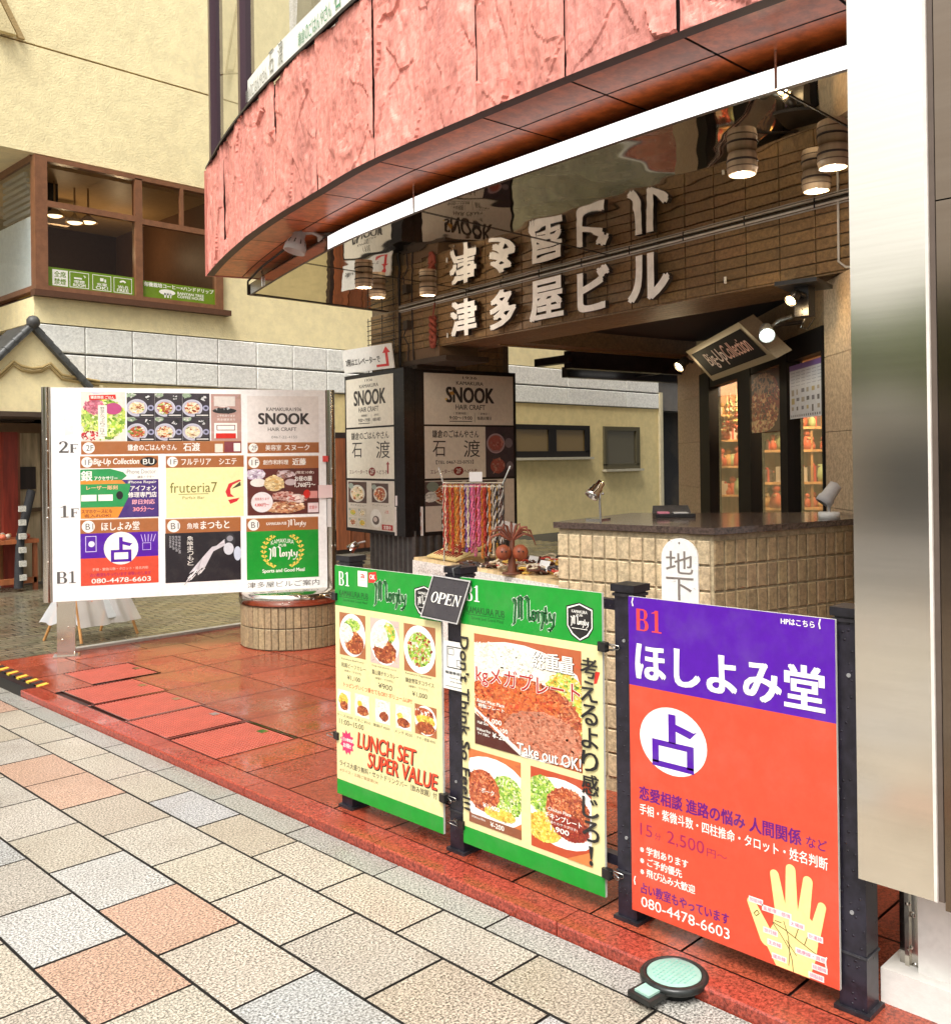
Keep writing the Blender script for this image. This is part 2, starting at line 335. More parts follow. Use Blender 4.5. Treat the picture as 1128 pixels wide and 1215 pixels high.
def mirror_mat():
    m = bpy.data.materials.new('mirror_panel'); m.use_nodes = True; n = m.node_tree.nodes; l = m.node_tree.links; b = n['Principled BSDF']
    b.inputs['Base Color'].default_value = (.62, .58, .5, 1); b.inputs['Metallic'].default_value = 1; b.inputs['Roughness'].default_value = .025
    tc = n.new('ShaderNodeTexCoord'); t = n.new('ShaderNodeTexNoise'); t.inputs['Scale'].default_value = 2.2; t.inputs['Detail'].default_value = 1
    l.new(tc.outputs['Object'], t.inputs['Vector']); bp = n.new('ShaderNodeBump'); bp.inputs['Strength'].default_value = .10; bp.inputs['Distance'].default_value = .05
    l.new(t.outputs['Fac'], bp.inputs['Height']); l.new(bp.outputs[0], b.inputs['Normal']); return m
MIRROR = mirror_mat()
TK = .04   # terrace level above the pavement

# ================================================================ SETTING: ground
g = MB(); g.face([(-120, -120, -.03), (120, -120, -.03), (120, 120, -.03), (-120, 120, -.03)], (.16, .15, .14))
struct(g.build('ground', mat('street_asphalt', .5, spk=.4, spk_s=60)))
TAN = [(0.367, 0.324, 0.256), (0.392, 0.353, 0.289), (0.365, 0.338, 0.292), (0.386, 0.378, 0.356), (0.356, 0.356, 0.349), (0.403, 0.365, 0.3), (0.349, 0.314, 0.256)]
PINK = [(.44, .29, .215), (.42, .275, .20)]
g = MB(); g.abox(-7, 2.449, -4, 15, -.06, -.010, (.007, .006, .005), 0)
def slab(x0, x1, y0, y1, col, j=.0042, top=0.0):
    b = .0012; a0, a1, c0, c1 = x0+j, x1-j, y0+j, y1-j; t = top+random.uniform(-.0006, .0006)
    P = [(a0, c0, -.012), (a1, c0, -.012), (a1, c1, -.012), (a0, c1, -.012)]; Q = [(a0+b, c0+b, t), (a1-b, c0+b, t), (a1-b, c1-b, t), (a0+b, c1-b, t)]
    g.face(Q, col, 1)
    for k in range(4): g.face([P[k], P[(k+1) % 4], Q[(k+1) % 4], Q[k]], (.02, .017, .014), 0)
xs = [2.315, 2.087, 1.767, 1.46]+[1.46-.312*k for k in range(1, 27)]
pinks = {(1, 10), (1, 11), (2, 6), (3, 6)}
for i in range(len(xs)-1):
    off = .255 if i % 2 == 0 else .018
    for k in range(-9, 33):
        y0 = off+.446*k
        pk = (i, k) in pinks or (i > 3 and random.random() < .12) or (k > 13 and random.random() < .15)
        slab(xs[i+1], xs[i], y0, y0+.446, jit(random.choice(PINK if pk else TAN), .06))
for k in range(-8, 24): slab(2.315, 2.449, .503+.595*k, .503+.595*(k+1), jit((.30, .30, .27), .08), .003)
pav = struct(g.build('pavement', [DARK, GRANITE]))
# kerb of long red stones
g = MB()
for k in range(-6, 7):
    y0 = .155+.965*k; y1 = min(y0+.965, 6.87)
    if y0 < 6.8: g.bbox((2.45, y0+.002, -.03), (0, y1-y0-.004, 0), (.125, 0, 0), (0, 0, .03+TK), jit((.30, .050, .030), .07), 0, .006)
struct(g.build('kerb', REDGRAN))
# red granite terrace
g = MB(); g.abox(2.577, 12.5, -6, 8.0, -.06, TK-.012, (.03, .012, .01), 0)
covers = [(2.580, 4.505), (2.587, 5.050), (2.612, 5.575), (2.636, 6.108), (2.86, 6.66)]
def tslab(x0, x1, y0, y1, col):
    for cx, cy in covers:                          # leave the wells of the floor covers open
        if x0 < cx+.25 < x1 and y0 < cy+.25 < y1: return
    j = .0045; z = TK+random.uniform(-.0005, .0005)
    g.face([(x0+j, y0+j, z), (x1-j, y0+j, z), (x1-j, y1-j, z), (x0+j, y1-j, z)], col, 1)
ys = [-6+.36*k for k in range(27)]+[3.84, 4.20, 4.50]
ys = sorted(set([round(3.84-.36*k, 3) for k in range(27)]+[4.20, 4.503, 5.03, 5.045, 5.56, 5.573, 6.09, 6.105, 6.61, 6.625, 7.16, 7.58, 8.0]))
for a in range(len(ys)-1):
    h = ys[a+1]-ys[a]
    xx = [2.577, 3.10]+[3.10+.62*k+(.31 if a % 2 else 0) for k in range(1, 16)]
    for b in range(len(xx)-1):
        if ys[a] == 6.625:
            if b == 0: xx = [2.577, 2.86, 3.36]+xx[2:] if xx[2] > 3.4 else [2.577, 2.86, 3.36]+xx[3:]
        if h > .1: tslab(xx[b], xx[b+1], ys[a], ys[a+1], jit((.27, .050, .024), .16))
        else: g.face([(xx[b], ys[a], TK), (xx[b+1], ys[a], TK), (xx[b+1], ys[a+1], TK), (xx[b], ys[a+1], TK)], (.24, .05, .035), 1)
struct(g.build('terrace_floor', [DARK, REDGRAN]))
# wet dark alley between the two buildings
g = MB(); g.abox(2.45, 30, 8.0, 13.0, -.05, .004, (.03, .028, .022), 0)
for j in range(50):
    for i in range(56):
        x0 = 2.46+.2*i+(.1 if j % 2 else 0); y0 = 8.06+.098*j
        g.face([(x0+.005, y0+.005, .010), (x0+.195, y0+.005, .010), (x0+.195, y0+.093, .010), (x0+.005, y0+.093, .010)], jit((.15, .13, .085), .25), 1)
struct(g.build('alley_paving', [DARK, mat('wet_paver', .22, spk=.35, spk_s=30, bump=.12, bump_s=30, rough_var=.16)]))
g = MB(); g.abox(3.2, 12.4, 7.93, 8.0, TK-.01, TK+.022, (.45, .43, .38)); struct(g.build('threshold_strip', PLAIN))
g = MB(); g.abox(2.452, 2.577, 6.87, 8.0, -.05, -.004, (.006, .006, .006)); struct(g.build('drain_gap', DARK))  # black sheet painted in for the darkness of the hole
g = MB()
for k in range(12): g.prism([(2.575, 6.87+.095*k, TK-.01), (2.575, 6.92+.095*k, TK-.01), (2.66, 6.96+.095*k, TK-.01), (2.66, 6.91+.095*k, TK-.01)], (0, 0, .0125), (.55, .42, .05) if k % 2 == 0 else (.02, .02, .02))
tag(g.build('hazard_strip', PLAIN, loc=(2.6, 7.4, TK)), 'yellow and black striped strip along the open gutter by the kerb end', 'strip')
# perforated floor covers
cv = None
LBL = ['red perforated floor cover nearest the menu boards', 'red perforated floor cover second from the menu boards', 'red perforated floor cover midmost in the row of five', 'red floor cover second from the directory post', 'red floor cover nearest the steel post of the directory board']
for n_, (cx, cy) in enumerate(covers):
    if cv is None:
        cv = thing('floor_cover', (cx, cy, TK-.012), LBL[0], 'floor cover', 'red floor covers set in the terrace')
        m = MB(); N = 22; s_ = .49/N
        m.abox(cx, cx+.5, cy, cy+.5, TK-.02, TK-.006, (.07, .012, .01))
        for i in range(N):
            for j in range(N):
                x0, y0 = cx+.005+i*s_, cy+.005+j*s_
                m.abox(x0+.0015, x0+s_*.66, y0+.0015, y0+s_*.66, TK-.006, TK+.002, (.56, .13, .09))
        for i in range(N):
            m.abox(cx+.005+i*s_+s_*.72, cx+.005+i*s_+s_, cy+.005, cy+.495, TK-.006, TK-.0015, (.22, .03, .02))
        m.build('plate', mat('red_cast_cover', .30, spk=.10, spk_s=20, wear=.3, wear_s=5, wear_col=(.16, .03, .02)), cv)
        m = MB()
        for a in ((cx-.008, cx+.508, cy-.008, cy), (cx-.008, cx+.508, cy+.5, cy+.508), (cx-.008, cx, cy, cy+.5), (cx+.5, cx+.508, cy, cy+.5)): m.abox(*a, TK-.02, TK+.003, (.35, .16, .13))
        m.build('frame', CHROME, cv)
        m = MB(); m.abox(cx+.42, cx+.47, cy+.22, cy+.28, TK, TK+.005, (.6, .5, .45)); m.build('lifting_handle', CHROME, cv)
    else: dup(cv, (cx, cy, TK-.012), 0, LBL[n_])
# mint green meter cover across the kerb
t = thing('meter_cover', (2.448, 1.62, .0), 'round mint green meter cover in a black rim across the kerb', 'meter cover')
m = MB(); c = V((2.448, 1.62, 0)); dirn = V((-.96, .10, 0)).normalized(); sid = V((dirn.y, -dirn.x, 0))
m.lathe(c, [(.07, -.005), (.07, .024), (.098, .026), (.102, .030), (.102, .042), (.095, .048), (.083, .048), (.083, .040), (0, .040)], (.014, .016, .015), n=32)
m.box(c+dirn*.075-sid*.042+V((0, 0, .018)), dirn*.085, sid*.084, (0, 0, .016), (.014, .016, .015)); m.build('rim', BLKMET, t)
m = MB(); m.lathe(c, [(0, .038), (.081, .038), (.081, .046), (.078, .048), (0, .048)], (.24, .40, .34), n=32)
for k in range(-5, 6):
    for q in range(-5, 6):
        if k*k+q*q < 25: m.abox(c.x+k*.014-.004, c.x+k*.014+.004, c.y+q*.014-.002, c.y+q*.014+.002,   .048, .0495, (.18, .40, .33))
m.box(c+dirn*.072-sid*.027+V((0, 0, .032)), dirn*.075, sid*.054, (0, 0, .008), (.27, .45, .38)); m.build('lid', PLAIN, t)

# ================================================================ the yellow corner building behind
YEL = (.86, .74, .43); YE2 = (.72, .58, .28)
t = thing('cafe_building', (7, 13, 0), 'pale yellow stucco building with cafe window above a grey block band', 'building')
m = MB()
m.abox(-6, 30, 12.97, 22, 7.13, 11.5, YEL); m.abox(-6, 30, 12.97, 22, 5.69, 7.105, YEL); m.abox(-5.9, 29.9, 12.99, 21.9, 7.10, 7.14, (.30, .2, .08))
m.build('upper_wall', STUCCO, t)
m = MB(); m.prism([(3.2, 12.94, 9.3), (3.45, 12.94, 9.3), (4.62, 12.94, 7.13), (4.37, 12.94, 7.13)], (0, -.10, 0), (.66, .55, .30)); m.prism([(3.5, 12.95, 9.3), (3.58, 12.95, 9.3), (4.75, 12.95, 7.13), (4.67, 12.95, 7.13)], (0, -.05, 0), (.40, .28, .12)); m.build('sloping_trim', STUCCO, t)
m = MB(); m.abox(7.66, 30, 13.0, 22, 3.46, 5.69, YEL); m.abox(4.86, 7.66, 12.99, 22, 3.46, 3.80, YEL)
m.abox(6.2, 19.4, 13.02, 22, 0, 2.7, YE2); m.abox(4.86, 6.2, 13.02, 22, 2.15, 2.7, YE2); m.abox(19.4, 30, 13.6, 22, 0, 3.46, (.012, .01, .01)); m.abox(5, 30, 13.06, 22, 2.68, 3.47, (.12, .11, .10)); m.abox(2.0, 4.86, 20.6, 22, 0, 5.69, YEL)
m.abox(19.30, 19.42, 12.96, 13.2, 0, 3.1, (.60, .52, .34))
m.build('wall', STUCCO, t)
m = MB()
for r, (z0, z1) in enumerate(((2.70, 3.07), (3.07, 3.457))):
    x = 4.86
    while x < 19.3:
        w = .675 if x < 9 else 2.1
        w = min(w, 19.3-x); m.bbox((x+.006, 12.985, z0+.014), (w-.012, 0, 0), (0, .08, 0), (0, 0, z1-z0-.028), jit((.79, .78, .73), .04), 0, .012); x += w
        if r == 0 and x < 5.7: x += 0
m.build('block_band', BLOCK, t)
# window bay
BR = (.20, .085, .04)
fr = MB(); F0 = 12.92
def fbar(x0, x1, z0, z1, d=.10): fr.abox(x0, x1, F0, F0+d, z0, z1, BR)
fbar(4.86, 5.02, 3.88, 5.66, .16); fbar(6.235, 6.34, 3.95, 5.62); fbar(7.50, 7.62, 3.88, 5.66)
fbar(5.02, 7.50, 5.60, 5.66); fbar(5.02, 7.50, 3.88, 3.95); fbar(5.02, 6.235, 5.0, 5.08, .07); fbar(6.34, 7.5, 4.98, 5.06, .07); fbar(6.93, 6.98, 5.06, 5.60, .06)
cw = fr.build('window', mat('brown_aluminium', .35, spk=.15, spk_s=10), t)
m = MB(); m.abox(4.82, 7.72, 12.86, 13.0, 3.80, 3.88, (.10, .045, .025)); m.build('sill', PLAIN, cw)
m = MB(); m.face([(5.02, 12.97, 3.95), (7.5, 12.97, 3.95), (7.5, 12.97, 5.6), (5.02, 12.97, 5.6)], (1, 1, 1)); m.build('pane', GLASSD, cw)
m = MB(); m.abox(4.95, 7.6, 13.2, 16.6, 5.60, 5.66, (.42, .27, .13)); m.abox(4.95, 7.6, 16.5, 16.6, 3.8, 5.6, (.06, .03, .02)); m.abox(4.95, 7.6, 13.1, 16.6, 3.8, 3.86, (.10, .05, .03)); m.abox(7.6, 7.64, 13.0, 16.6, 3.8, 5.69, (.14, .07, .04))
m.prism([(5.05, 15.6, 4.0), (6.2, 15.6, 4.35), (6.2, 15.6, 4.72), (5.05, 15.6, 4.6)], (0, .05, 0), (.30, .21, .04)); m.abox(5.3, 5.55, 13.9, 14.15, 5.15, 5.6, (.03, .025, .02)); m.abox(5.0, 6.0, 14.6, 14.7, 5.2, 5.32, (.5, .4, .32)); m.build('interior', PLAIN, t)
m = MB(); fr = MB(); fbar_ = lambda y0, y1, z0, z1: fr.abox(4.86, 4.96, y0, y1, z0, z1, BR)
fbar_(14.6, 14.7, 3.88, 5.69); fbar_(13.08, 14.6, 5.60, 5.69); fbar_(13.08, 14.6, 3.88, 3.95); sw = fr.build('side_window', MATS['brown_aluminium'], t)
m.face([(4.88, 13.08, 3.95), (4.88, 14.6, 3.95), (4.88, 14.6, 5.6), (4.88, 13.08, 5.6)], (1, 1, 1)); m.build('pane', glass_mat('bright_side_glass', (.9, .95, .95), .12), sw)
m = MB(); m.abox(4.90, 4.95, 13.1, 14.5, 3.95, 4.9, (.85, .87, .87))
for k in range(7): m.abox(4.90, 4.95, 13.1+.05*k, 14.2, 4.95+.09*k, 5.0+.09*k, (.28, .27, .27))
m.build('blind', PLAIN, sw)
# stickers along the bottom of the cafe glass
a = Art((5.03, 12.965, 4.21), (6.23, 12.965, 4.21), (5.03, 12.965, 3.95), PRINT, t)
GR = hx('6f8f14', .8); a.rect(0, 0, 1, 1, GR); a.rect(.05, .1, .22, .92, WHT, 1); a.text('全席', (.07, .17, .2, .48), GR, 2, .03); a.text('禁煙', (.07, .54, .2, .86), GR, 2, .03)
for k, (u, w) in enumerate(((.24, '喫煙 ROOM'), (.50, '充電 OK!'), (.75, 'Wi-Fi FREE'))):
    a.outline(u, .1, u+.22, .92, .03, WHT, 1); p, q = w.split(' '); a.text(p, (u+.05, .52, u+.17, .68), WHT, 1, .03); a.text(q, (u+.04, .70, u+.18, .86), WHT, 1, .04)
a.rect(.29, .38, .38, .46, WHT, 1); a.line([(.40, .25), (.42, .3), (.41, .36)], .04, WHT, 1); a.rect(.59, .25, .63, .42, WHT, 1); a.rect(.64, .3, .66, .46, WHT, 1)
for r_ in (.05, .03): a.poly([(.86+r_*math.cos(x), .46+r_*4.6*math.sin(x)) for x in [math.pi*(1.2+.06*i) for i in range(11)]]+[(.86, .46)], WHT if r_ > .04 else GR, 1 if r_ > .04 else 2)
a.fin('window_sticker')
a = Art((6.35, 12.965, 4.19), (7.5, 12.965, 4.19), (6.35, 12.965, 3.95), PRINT, t)
a.rect(0, 0, 1, 1, GR); a.text('有機栽培コーヒー×ハンドドリップ', (.02, .06, .98, .32), WHT, 1, .04); a.text('BANYAN TREE', (.47, .44, .84, .60), WHT, 1, .04); a.text('COFFEE HOUSE', (.47, .64, .84, .80), WHT, 1, .04)
a.ell(.33, .55, .11, .17, WHT, 1); a.rect(.29, .6, .31, .88, WHT, 1); a.rect(.33, .6, .35, .88, WHT, 1); a.rect(.37, .6, .385, .88, WHT, 1); a.fin('window_sticker')
# pendant lamps glowing inside
pl = None
for x, y, l_ in ((5.42, 13.7, 'leftmost of three lit pendant lamps inside the cafe window'), (5.62, 13.5, 'lowest lit pendant lamp inside the cafe window, between two others'), (5.92, 13.75, 'rightmost of three lit pendant lamps inside the cafe window')):
    z = 5.08 if y > 13.6 else 4.98
    if pl is None:
        pl = thing('pendant_lamp', (x, y, z), l_, 'lamp', 'lit pendant lamps in the cafe')
        m = MB(); m.lathe((x, y, z), [(.13, 0), (.12, .03), (.04, .10), (.015, .13), (.012, .5)], (.35, .2, .08), n=18); m.build('lamp_shade', PLAIN, pl)
        m = MB(); m.lathe((x, y, z), [(0, -.012), (.07, -.01), (.105, .01), (.0, .03)], (1, .78, .45), n=16); m.build('bulb', DIM, pl)
    else: dup(pl, (x, y, z), 0, l_)
# ground floor windows seen under the beam
for nm, (x0, x1, z0, z1), two in (('low_window', (14.1, 16.6, 1.585, 2.264), True), ('small_window', (17.13, 18.47, 1.30, 2.26), False)):
    fr = MB(); d = (.02, .017, .015) if two else (.10, .085, .05); w = .10 if two else .09
    for b in ((x0, x1, z1-w, z1), (x0, x1, z0, z0+w*1.3), (x0, x0+w, z0+w, z1-w), (x1-w*1.6, x1, z0+w, z1-w)): fr.abox(b[0], b[1], 12.965, 13.03, b[2], b[3], d)
    if two: fr.abox((x0+x1)/2-.12, (x0+x1)/2+.12, 12.97, 13.03, z0+w, z1-w, d)
    fo = fr.build(nm, mat('flat_black_frame', .6, spec=.08), t); m = MB(); m.abox(x0-.03, x1+.06, 12.90, 13.03, z0-.05, z0, (.5, .45, .33)); m.build('sill', PLAIN, fo)
    m = MB(); m.abox(x0+.05, x1-.05, 13.0, 13.012, z0+.05, z1-.05, (.20, .13, .045) if two else (.10, .085, .05)); m.build('pane', mat('frosted_pane', .25), fo)
# brown wooden door beside the directory
m = MB(); m.abox(9.62, 10.55, 12.93, 13.03, 0, 2.05, (.028, .014, .009))
for k in range(3): m.abox(9.70+.30*k, 9.70+.30*k+.27, 12.90, 12.95, .08, 1.95, jit((.22, .065, .022), .2))
m.build('wooden_door', WOOD, t)
# porch with tiled gable
m = MB(); m.abox(3.3, 5.42, 12.2, 13.0, 2.22, 2.60, YEL); m.prism([(3.86, 12.2, 2.6), (5.16, 12.2, 2.6), (4.52, 12.2, 3.27)], (0, .8, 0), YEL)
m.abox(3.3, 5.45, 12.15, 13.0, 2.17, 2.23, (.05, .03, .02)); pr = m.build('porch_gable', STUCCO, t)
m = MB()
for dz, dy in ((0, .0), (.045, -.02)): m.tube([(3.7, 12.18+dy, 2.60+dz), (4.15, 12.18+dy, 2.64+dz), (4.30, 12.18+dy, 2.80+dz), (4.40, 12.18+dy, 2.74+dz), (4.52, 12.18+dy, 2.72+dz), (4.64, 12.18+dy, 2.74+dz), (4.74, 12.18+dy, 2.80+dz), (4.88, 12.18+dy, 2.66+dz), (5.36, 12.18+dy, 2.60+dz)], .018, (.40, .29, .12), n=6)
m.build('scroll_moulding', STUCCO, pr)
m = MB()
for sx in (-1, 1):
    for k in range(7):
        p0 = V((4.52+sx*.10*k, 12.14, 3.30-.105*k)); p1 = V((4.52+sx*(.10*k+.115), 12.14, 3.30-.105*(k+1.15)))
        m.tube([p0, p1], .05, (.06, .062, .06), n=8, radii=[.042, .052])
    m.prism([(4.52, 12.1, 3.24), (4.52+sx*.76, 12.1, 2.45), (4.52+sx*.76, 12.1, 2.52), (4.52, 12.1, 3.32)], (0, .9, 0), (.055, .055, .052))
m.ball((4.52, 12.12, 3.33), .085, (.06, .058, .055)); m.build('roof_tiles', mat('roof_tile', .5, spk=.3, spk_s=14), pr)
# open shop front below the porch
m = MB(); m.abox(3.2, 6.2, 13.7, 13.75, 0, 2.2, (.25, .15, .08)); m.abox(3.2, 6.2, 13.02, 13.7, 2.15, 2.2, (.03, .02, .015)); m.abox(6.1, 6.2, 13.02, 13.75, 0, 2.2, (.10, .07, .04)); m.build('shop_recess', PLAIN, t)
m = MB(); m.abox(4.42, 4.60, 12.9, 13.02, 0, 2.0, (.26, .03, .015)); m.abox(4.60, 4.70, 13.1, 13.2, 0, 2.0, (.30, .10, .05)); m.abox(5.03, 5.17, 12.85, 13.0, .0, 2.12, (.50, .40, .18)); m.build('door_post', WOOD, t)
m = MB(); m.abox(4.72, 5.03, 13.3, 13.36, .0, 2.0, (.48, .38, .24)); m.abox(4.72, 4.96, 13.26, 13.3, 1.25, 1.55, (.03, .02, .02)); m.abox(4.6, 5.03, 13.2, 13.3, .95, 1.0, (.10, .06, .03)); m.build('shelf_wall', WOOD, t)
t2 = thing('display_table', (4.2, 12.5, 0), 'low wooden display table outside the porch shop, left edge', 'table')
m = MB(); m.abox(3.4, 4.66, 12.38, 12.95, .60, .65, (.30, .09, .03)); m.build('tabletop', WOOD, t2)
for x in (3.44, 4.60):
    for y in (12.40, 12.88): m = MB(); m.abox(x, x+.05, y, y+.05, 0, .60, (.26, .08, .03)); m.build('leg', WOOD, t2)
m = MB(); m.abox(3.44, 4.64, 12.40, 12.45, .10, .17, (.28, .09, .03)); m.abox(3.44, 4.64, 12.93, 12.95, .1, .6, (.30, .12, .04)); m.build('stretcher', WOOD, t2)
b0_ = None
for k in range(26):
    x, y = 3.5+random.random()*1.1, 12.42+random.random()*.45; c = random.choice([(.45, .2, .08), (.6, .5, .4), (.5, .12, .06)])
    if k < 3:
        m = MB(); m.ball((x, y, .685), .035, [(.45, .2, .08), (.6, .5, .4), (.5, .12, .06)][k], n=8, sq=(1.3, .9, 1)); o = m.build('trinket', PLAIN, loc=(x, y, .65))
        tag(o, ['brown pebble trinket on the low table of the porch shop', 'pale shell trinket on the low table of the porch shop', 'red bead trinket on the low table of the porch shop'][k], 'trinket', 'trinkets on the porch shop table'); b0_ = (b0_ or [])+[o]
    else: dup(b0_[k % 3], (x, y, .65), random.random()*6)
m = MB(); m.tube([(4.40, 12.36, .05), (4.44, 12.40, .65), (4.62, 12.5, 1.25)], .055, (.02, .02, .022), n=8)
for k in range(6): m.abox(4.40, 4.48, 12.30, 12.34, .15+.17*k, .22+.17*k, (.5, .48, .42))
tag(m.build('hanging_banner', RUB, loc=(4.42, 12.36, .05)), 'dark twisted cloth banner with white marks leaning on the low table', 'banner')

# ================================================================ across the street (seen in the steel and the mirror)
t = thing('opposite_building', (-16, 8, 0), 'grey shop building across the street', 'building')
m = MB(); m.abox(-18, -15, -16, 34, 0, 2.3, (.52, .45, .38)); m.build('wall', STUCCO, t)
m = MB()
for k in range(9): m.abox(-15.02, -14.96, -14+5*k, -11.6+5*k, .1, 2.0, (.07, .08, .09))
m.build('window', PLAIN, t)
tr0 = None
for k in range(7):
    pos = (-8.6+.3*(k % 2), -6+2.6*k, 0)
    if tr0 is None:
        tr0 = thing('street_tree', pos, 'clipped leafy street tree on the far pavement', 'tree', 'street trees across the road')
        m = MB(); m.tube([V(pos), V(pos)+V((.05, 0, 1.3)), V(pos)+V((0, .05, 2.6))], .07, (.09, .07, .05), radii=[.09, .07, .04]); m.build('trunk', WOOD, tr0)
        m = MB()
        for q in range(1500):
            d = V((random.gauss(0, 1), random.gauss(0, 1), random.gauss(0, 1))).normalized()*(random.random()**.4); p = V(pos)+V((d.x*1.15, d.y*1.9, 3.05+d.z*.75))
            u = V((random.gauss(0, 1), random.gauss(0, 1), random.gauss(0, 1))).normalized(); w = u.orthogonal().normalized(); s_ = .17
            m.face([p-u*s_, p+w*s_*.6, p+u*s_, p-w*s_*.6], jit(random.choice([(.20, .30, .03), (.26, .34, .05), (.14, .24, .03)]), .3))
        m.build('crown', LEAF, tr0)
    else: dup(tr0, pos, random.random()*6)

# ================================================================ THE CORNER BUILDING WITH THE RED STONE FASCIA
B0 = V((5.01, 2.305, 0)); BD = V((math.cos(R(80.5)), math.sin(R(80.5)), 0)); BB = V((BD.y, -BD.x, 0))
def bp(a, b, z): return B0+BD*a+BB*b+V((0, 0, z))
def pbox(m, a0, a1, b0, b1, z0, z1, col, k=0): m.box(bp(a0, b0, z0), BD*(a1-a0), BB*(b1-b0), (0, 0, z1-z0), col, k)
shop = thing('shop_building', (5.0, 2.3, 0), 'corner shop building with curved red stone fascia over a mirrored canopy', 'building')
CP = [(-3.5, 4.3), (-2.4, 3.62), (-1.4, 3.24), (-.5, 3.05), (.6, 2.962), (1.5, 2.940), (2.2, 2.952), (2.87, 2.990), (3.79, 3.075), (4.41, 3.205), (5.03, 3.345), (5.59, 3.500), (6.30, 3.735), (6.98, 3.995), (7.6, 4.25)]
def cx(y):
    for i in range(1, len(CP)-2):
        if y <= CP[i+1][0] or i == len(CP)-3:
            (ya, xa), (yb, xb), (yc, xc), (yd, xd) = CP[i-1:i+3]; t = (y-yb)/(yc-yb); h = yc-yb
            mb_ = (xc-xa)/(yc-ya)*h; mc = (xd-xb)/(yd-yb)*h
            return (2*t**3-3*t*t+1)*xb+(t**3-2*t*t+t)*mb_+(-2*t**3+3*t*t)*xc+(t**3-t*t)*mc
def cn(y):
    d = (cx(y+.02)-cx(y-.02))/.04; return V((1, -d, 0)).normalized()
def cpt(y, off, z): p = V((cx(y), y, 0))+cn(y)*off; p.z = z; return p
YJ = [-2.2, -1.6, -1.0, -.4, .2, .78, 1.36, 1.88, 2.42, 2.95, 3.75, 4.42, 5.05, 5.68, 6.32, 6.98]
ZS, ZT = 3.10, 3.955
m = MB(); STC = [(.68, .25, .20), (.65, .24, .19), (.70, .27, .215), (.66, .25, .205)]
for k in range(len(YJ)-1):
    y0, y1 = YJ[k]+.004, YJ[k+1]-.004; n = max(8, int((y1-y0)/.009)); h = 74; rows = []; ph = random.random()*50
    for i in range(n+1):
        y = y0+(y1-y0)*i/n; row = []
        for j in range(h+1):
            z = ZS+(ZT-ZS)*j/h; q = V((y*1.5+ph, z*1.1, ph*.7))
            d = noise.fractal(q*1.6, 1.0, 2.0, 4)*.010-max(0, .03-abs(noise.noise(V((y*2.6+ph+.2*noise.noise(q*4), z*.5, ph)))))*.30
            for A_, B_, c_ in ((2.2, .5, .010), (6.0, .6, .0035), (1.7, 2.0, .006)):
                s_ = noise.noise(V((y*A_+ph+.25*noise.noise(q*7), z*B_+ph+.3*noise.noise(q*5), A_)))+.10*noise.noise(q*12); d += c_*min(1, max(0, (s_-.02)/.09))
            d += .004*noise.noise(V((y*30, z*9, ph)))+.003*noise.noise(V((y*60, z*40, ph)))
            for sc_, am in ((1.0, .019), (2.7, .007)):
                w_ = V((y*1.7*sc_+ph+.22*noise.noise(q*3.5), z*.95*sc_+.22*noise.noise(q*3.1+V((5, 1, 2))), ph)); pc = noise.voronoi(w_)[1][0]; hs = math.sin(pc.x*12.9+pc.y*78.2)*43758.5; hs -= math.floor(hs)
                d += am*hs+am*1.1*(hs*2-1)*(w_.x-pc.x)+am*1.3*(math.sin(hs*40))*(w_.y-pc.y)
            e = min((y-y0)/.03, (y1-y)/.03, 1); d *= .35+.65*max(0, e)
            row.append(cpt(y, -d+.012, z))
        rows.append(row)
    m.grid(rows, random.choice(STC), 0, False, flip=True)
m.build('stone_fascia', CLEFT, shop)
m = MB(); N = 90; YY = [-2.4+9.36*i/N for i in range(N+1)]
m.grid([[cpt(y, .03, z) for z in (ZS-.004, ZT+.012)] for y in YY], (.03, .02, .018), flip=True)
m.grid([[cpt(y, o, ZT+.012) for o in (-.03, .012)] for y in YY], (.03, .022, .02)); m.grid([[cpt(y, -.03, z) for z in (ZT-.006, ZT+.012)] for y in YY], (.025, .02, .02), flip=True)
m.grid([[cpt(y, o, ZS-.004) for o in (-.03, .03)] for y in YY], (.05, .02, .015), flip=True)
m.prism([cpt(6.98, -.02, ZS), cpt(6.98, .46, ZS), cpt(6.98, .46, ZT), cpt(6.98, -.02, ZT)], (0, .03, 0), (.40, .13, .10)); m.build('fascia_trim', PLAIN, shop)
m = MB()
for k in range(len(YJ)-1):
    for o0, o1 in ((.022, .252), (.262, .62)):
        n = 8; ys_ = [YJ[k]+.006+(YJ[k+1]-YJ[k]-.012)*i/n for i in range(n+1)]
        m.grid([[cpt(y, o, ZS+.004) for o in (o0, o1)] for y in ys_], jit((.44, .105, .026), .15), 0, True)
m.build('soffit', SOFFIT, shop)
# floor slab, upper storey
m = MB(); out = [cpt(y, .05, 0) for y in YY]; pts = [V((p.x, p.y, ZS+.012)) for p in out]+[V((6.6, 6.3, ZS+.012)), V((14, 5.0, ZS+.012)), V((14, -4, ZS+.012))]
m.prism(pts, (0, 0, .35), (.035, .022, .016)); m.build('floor_slab', DARK, shop)
m = MB(); WC = .015
for y, w in ((6.74, .085), (5.72, .06), (3.4, .07), (.9, .07), (-1.5, .07)):
    p = cpt(y, WC, ZT); m.box(p-cn(y)*.04+V((cn(y).y, -cn(y).x, 0))*(-w/2), cn(y)*.10, V((cn(y).y, -cn(y).x, 0))*w, (0, 0, 5), (.045, .018, .028))
m.grid([[cpt(y, WC-.03, z) for z in (ZT, ZT+.03)] for y in YY], (.05, .025, .03), flip=True)
wf = m.build('upper_window', mat('purple_brown_frame', .3, spk=.1), shop)
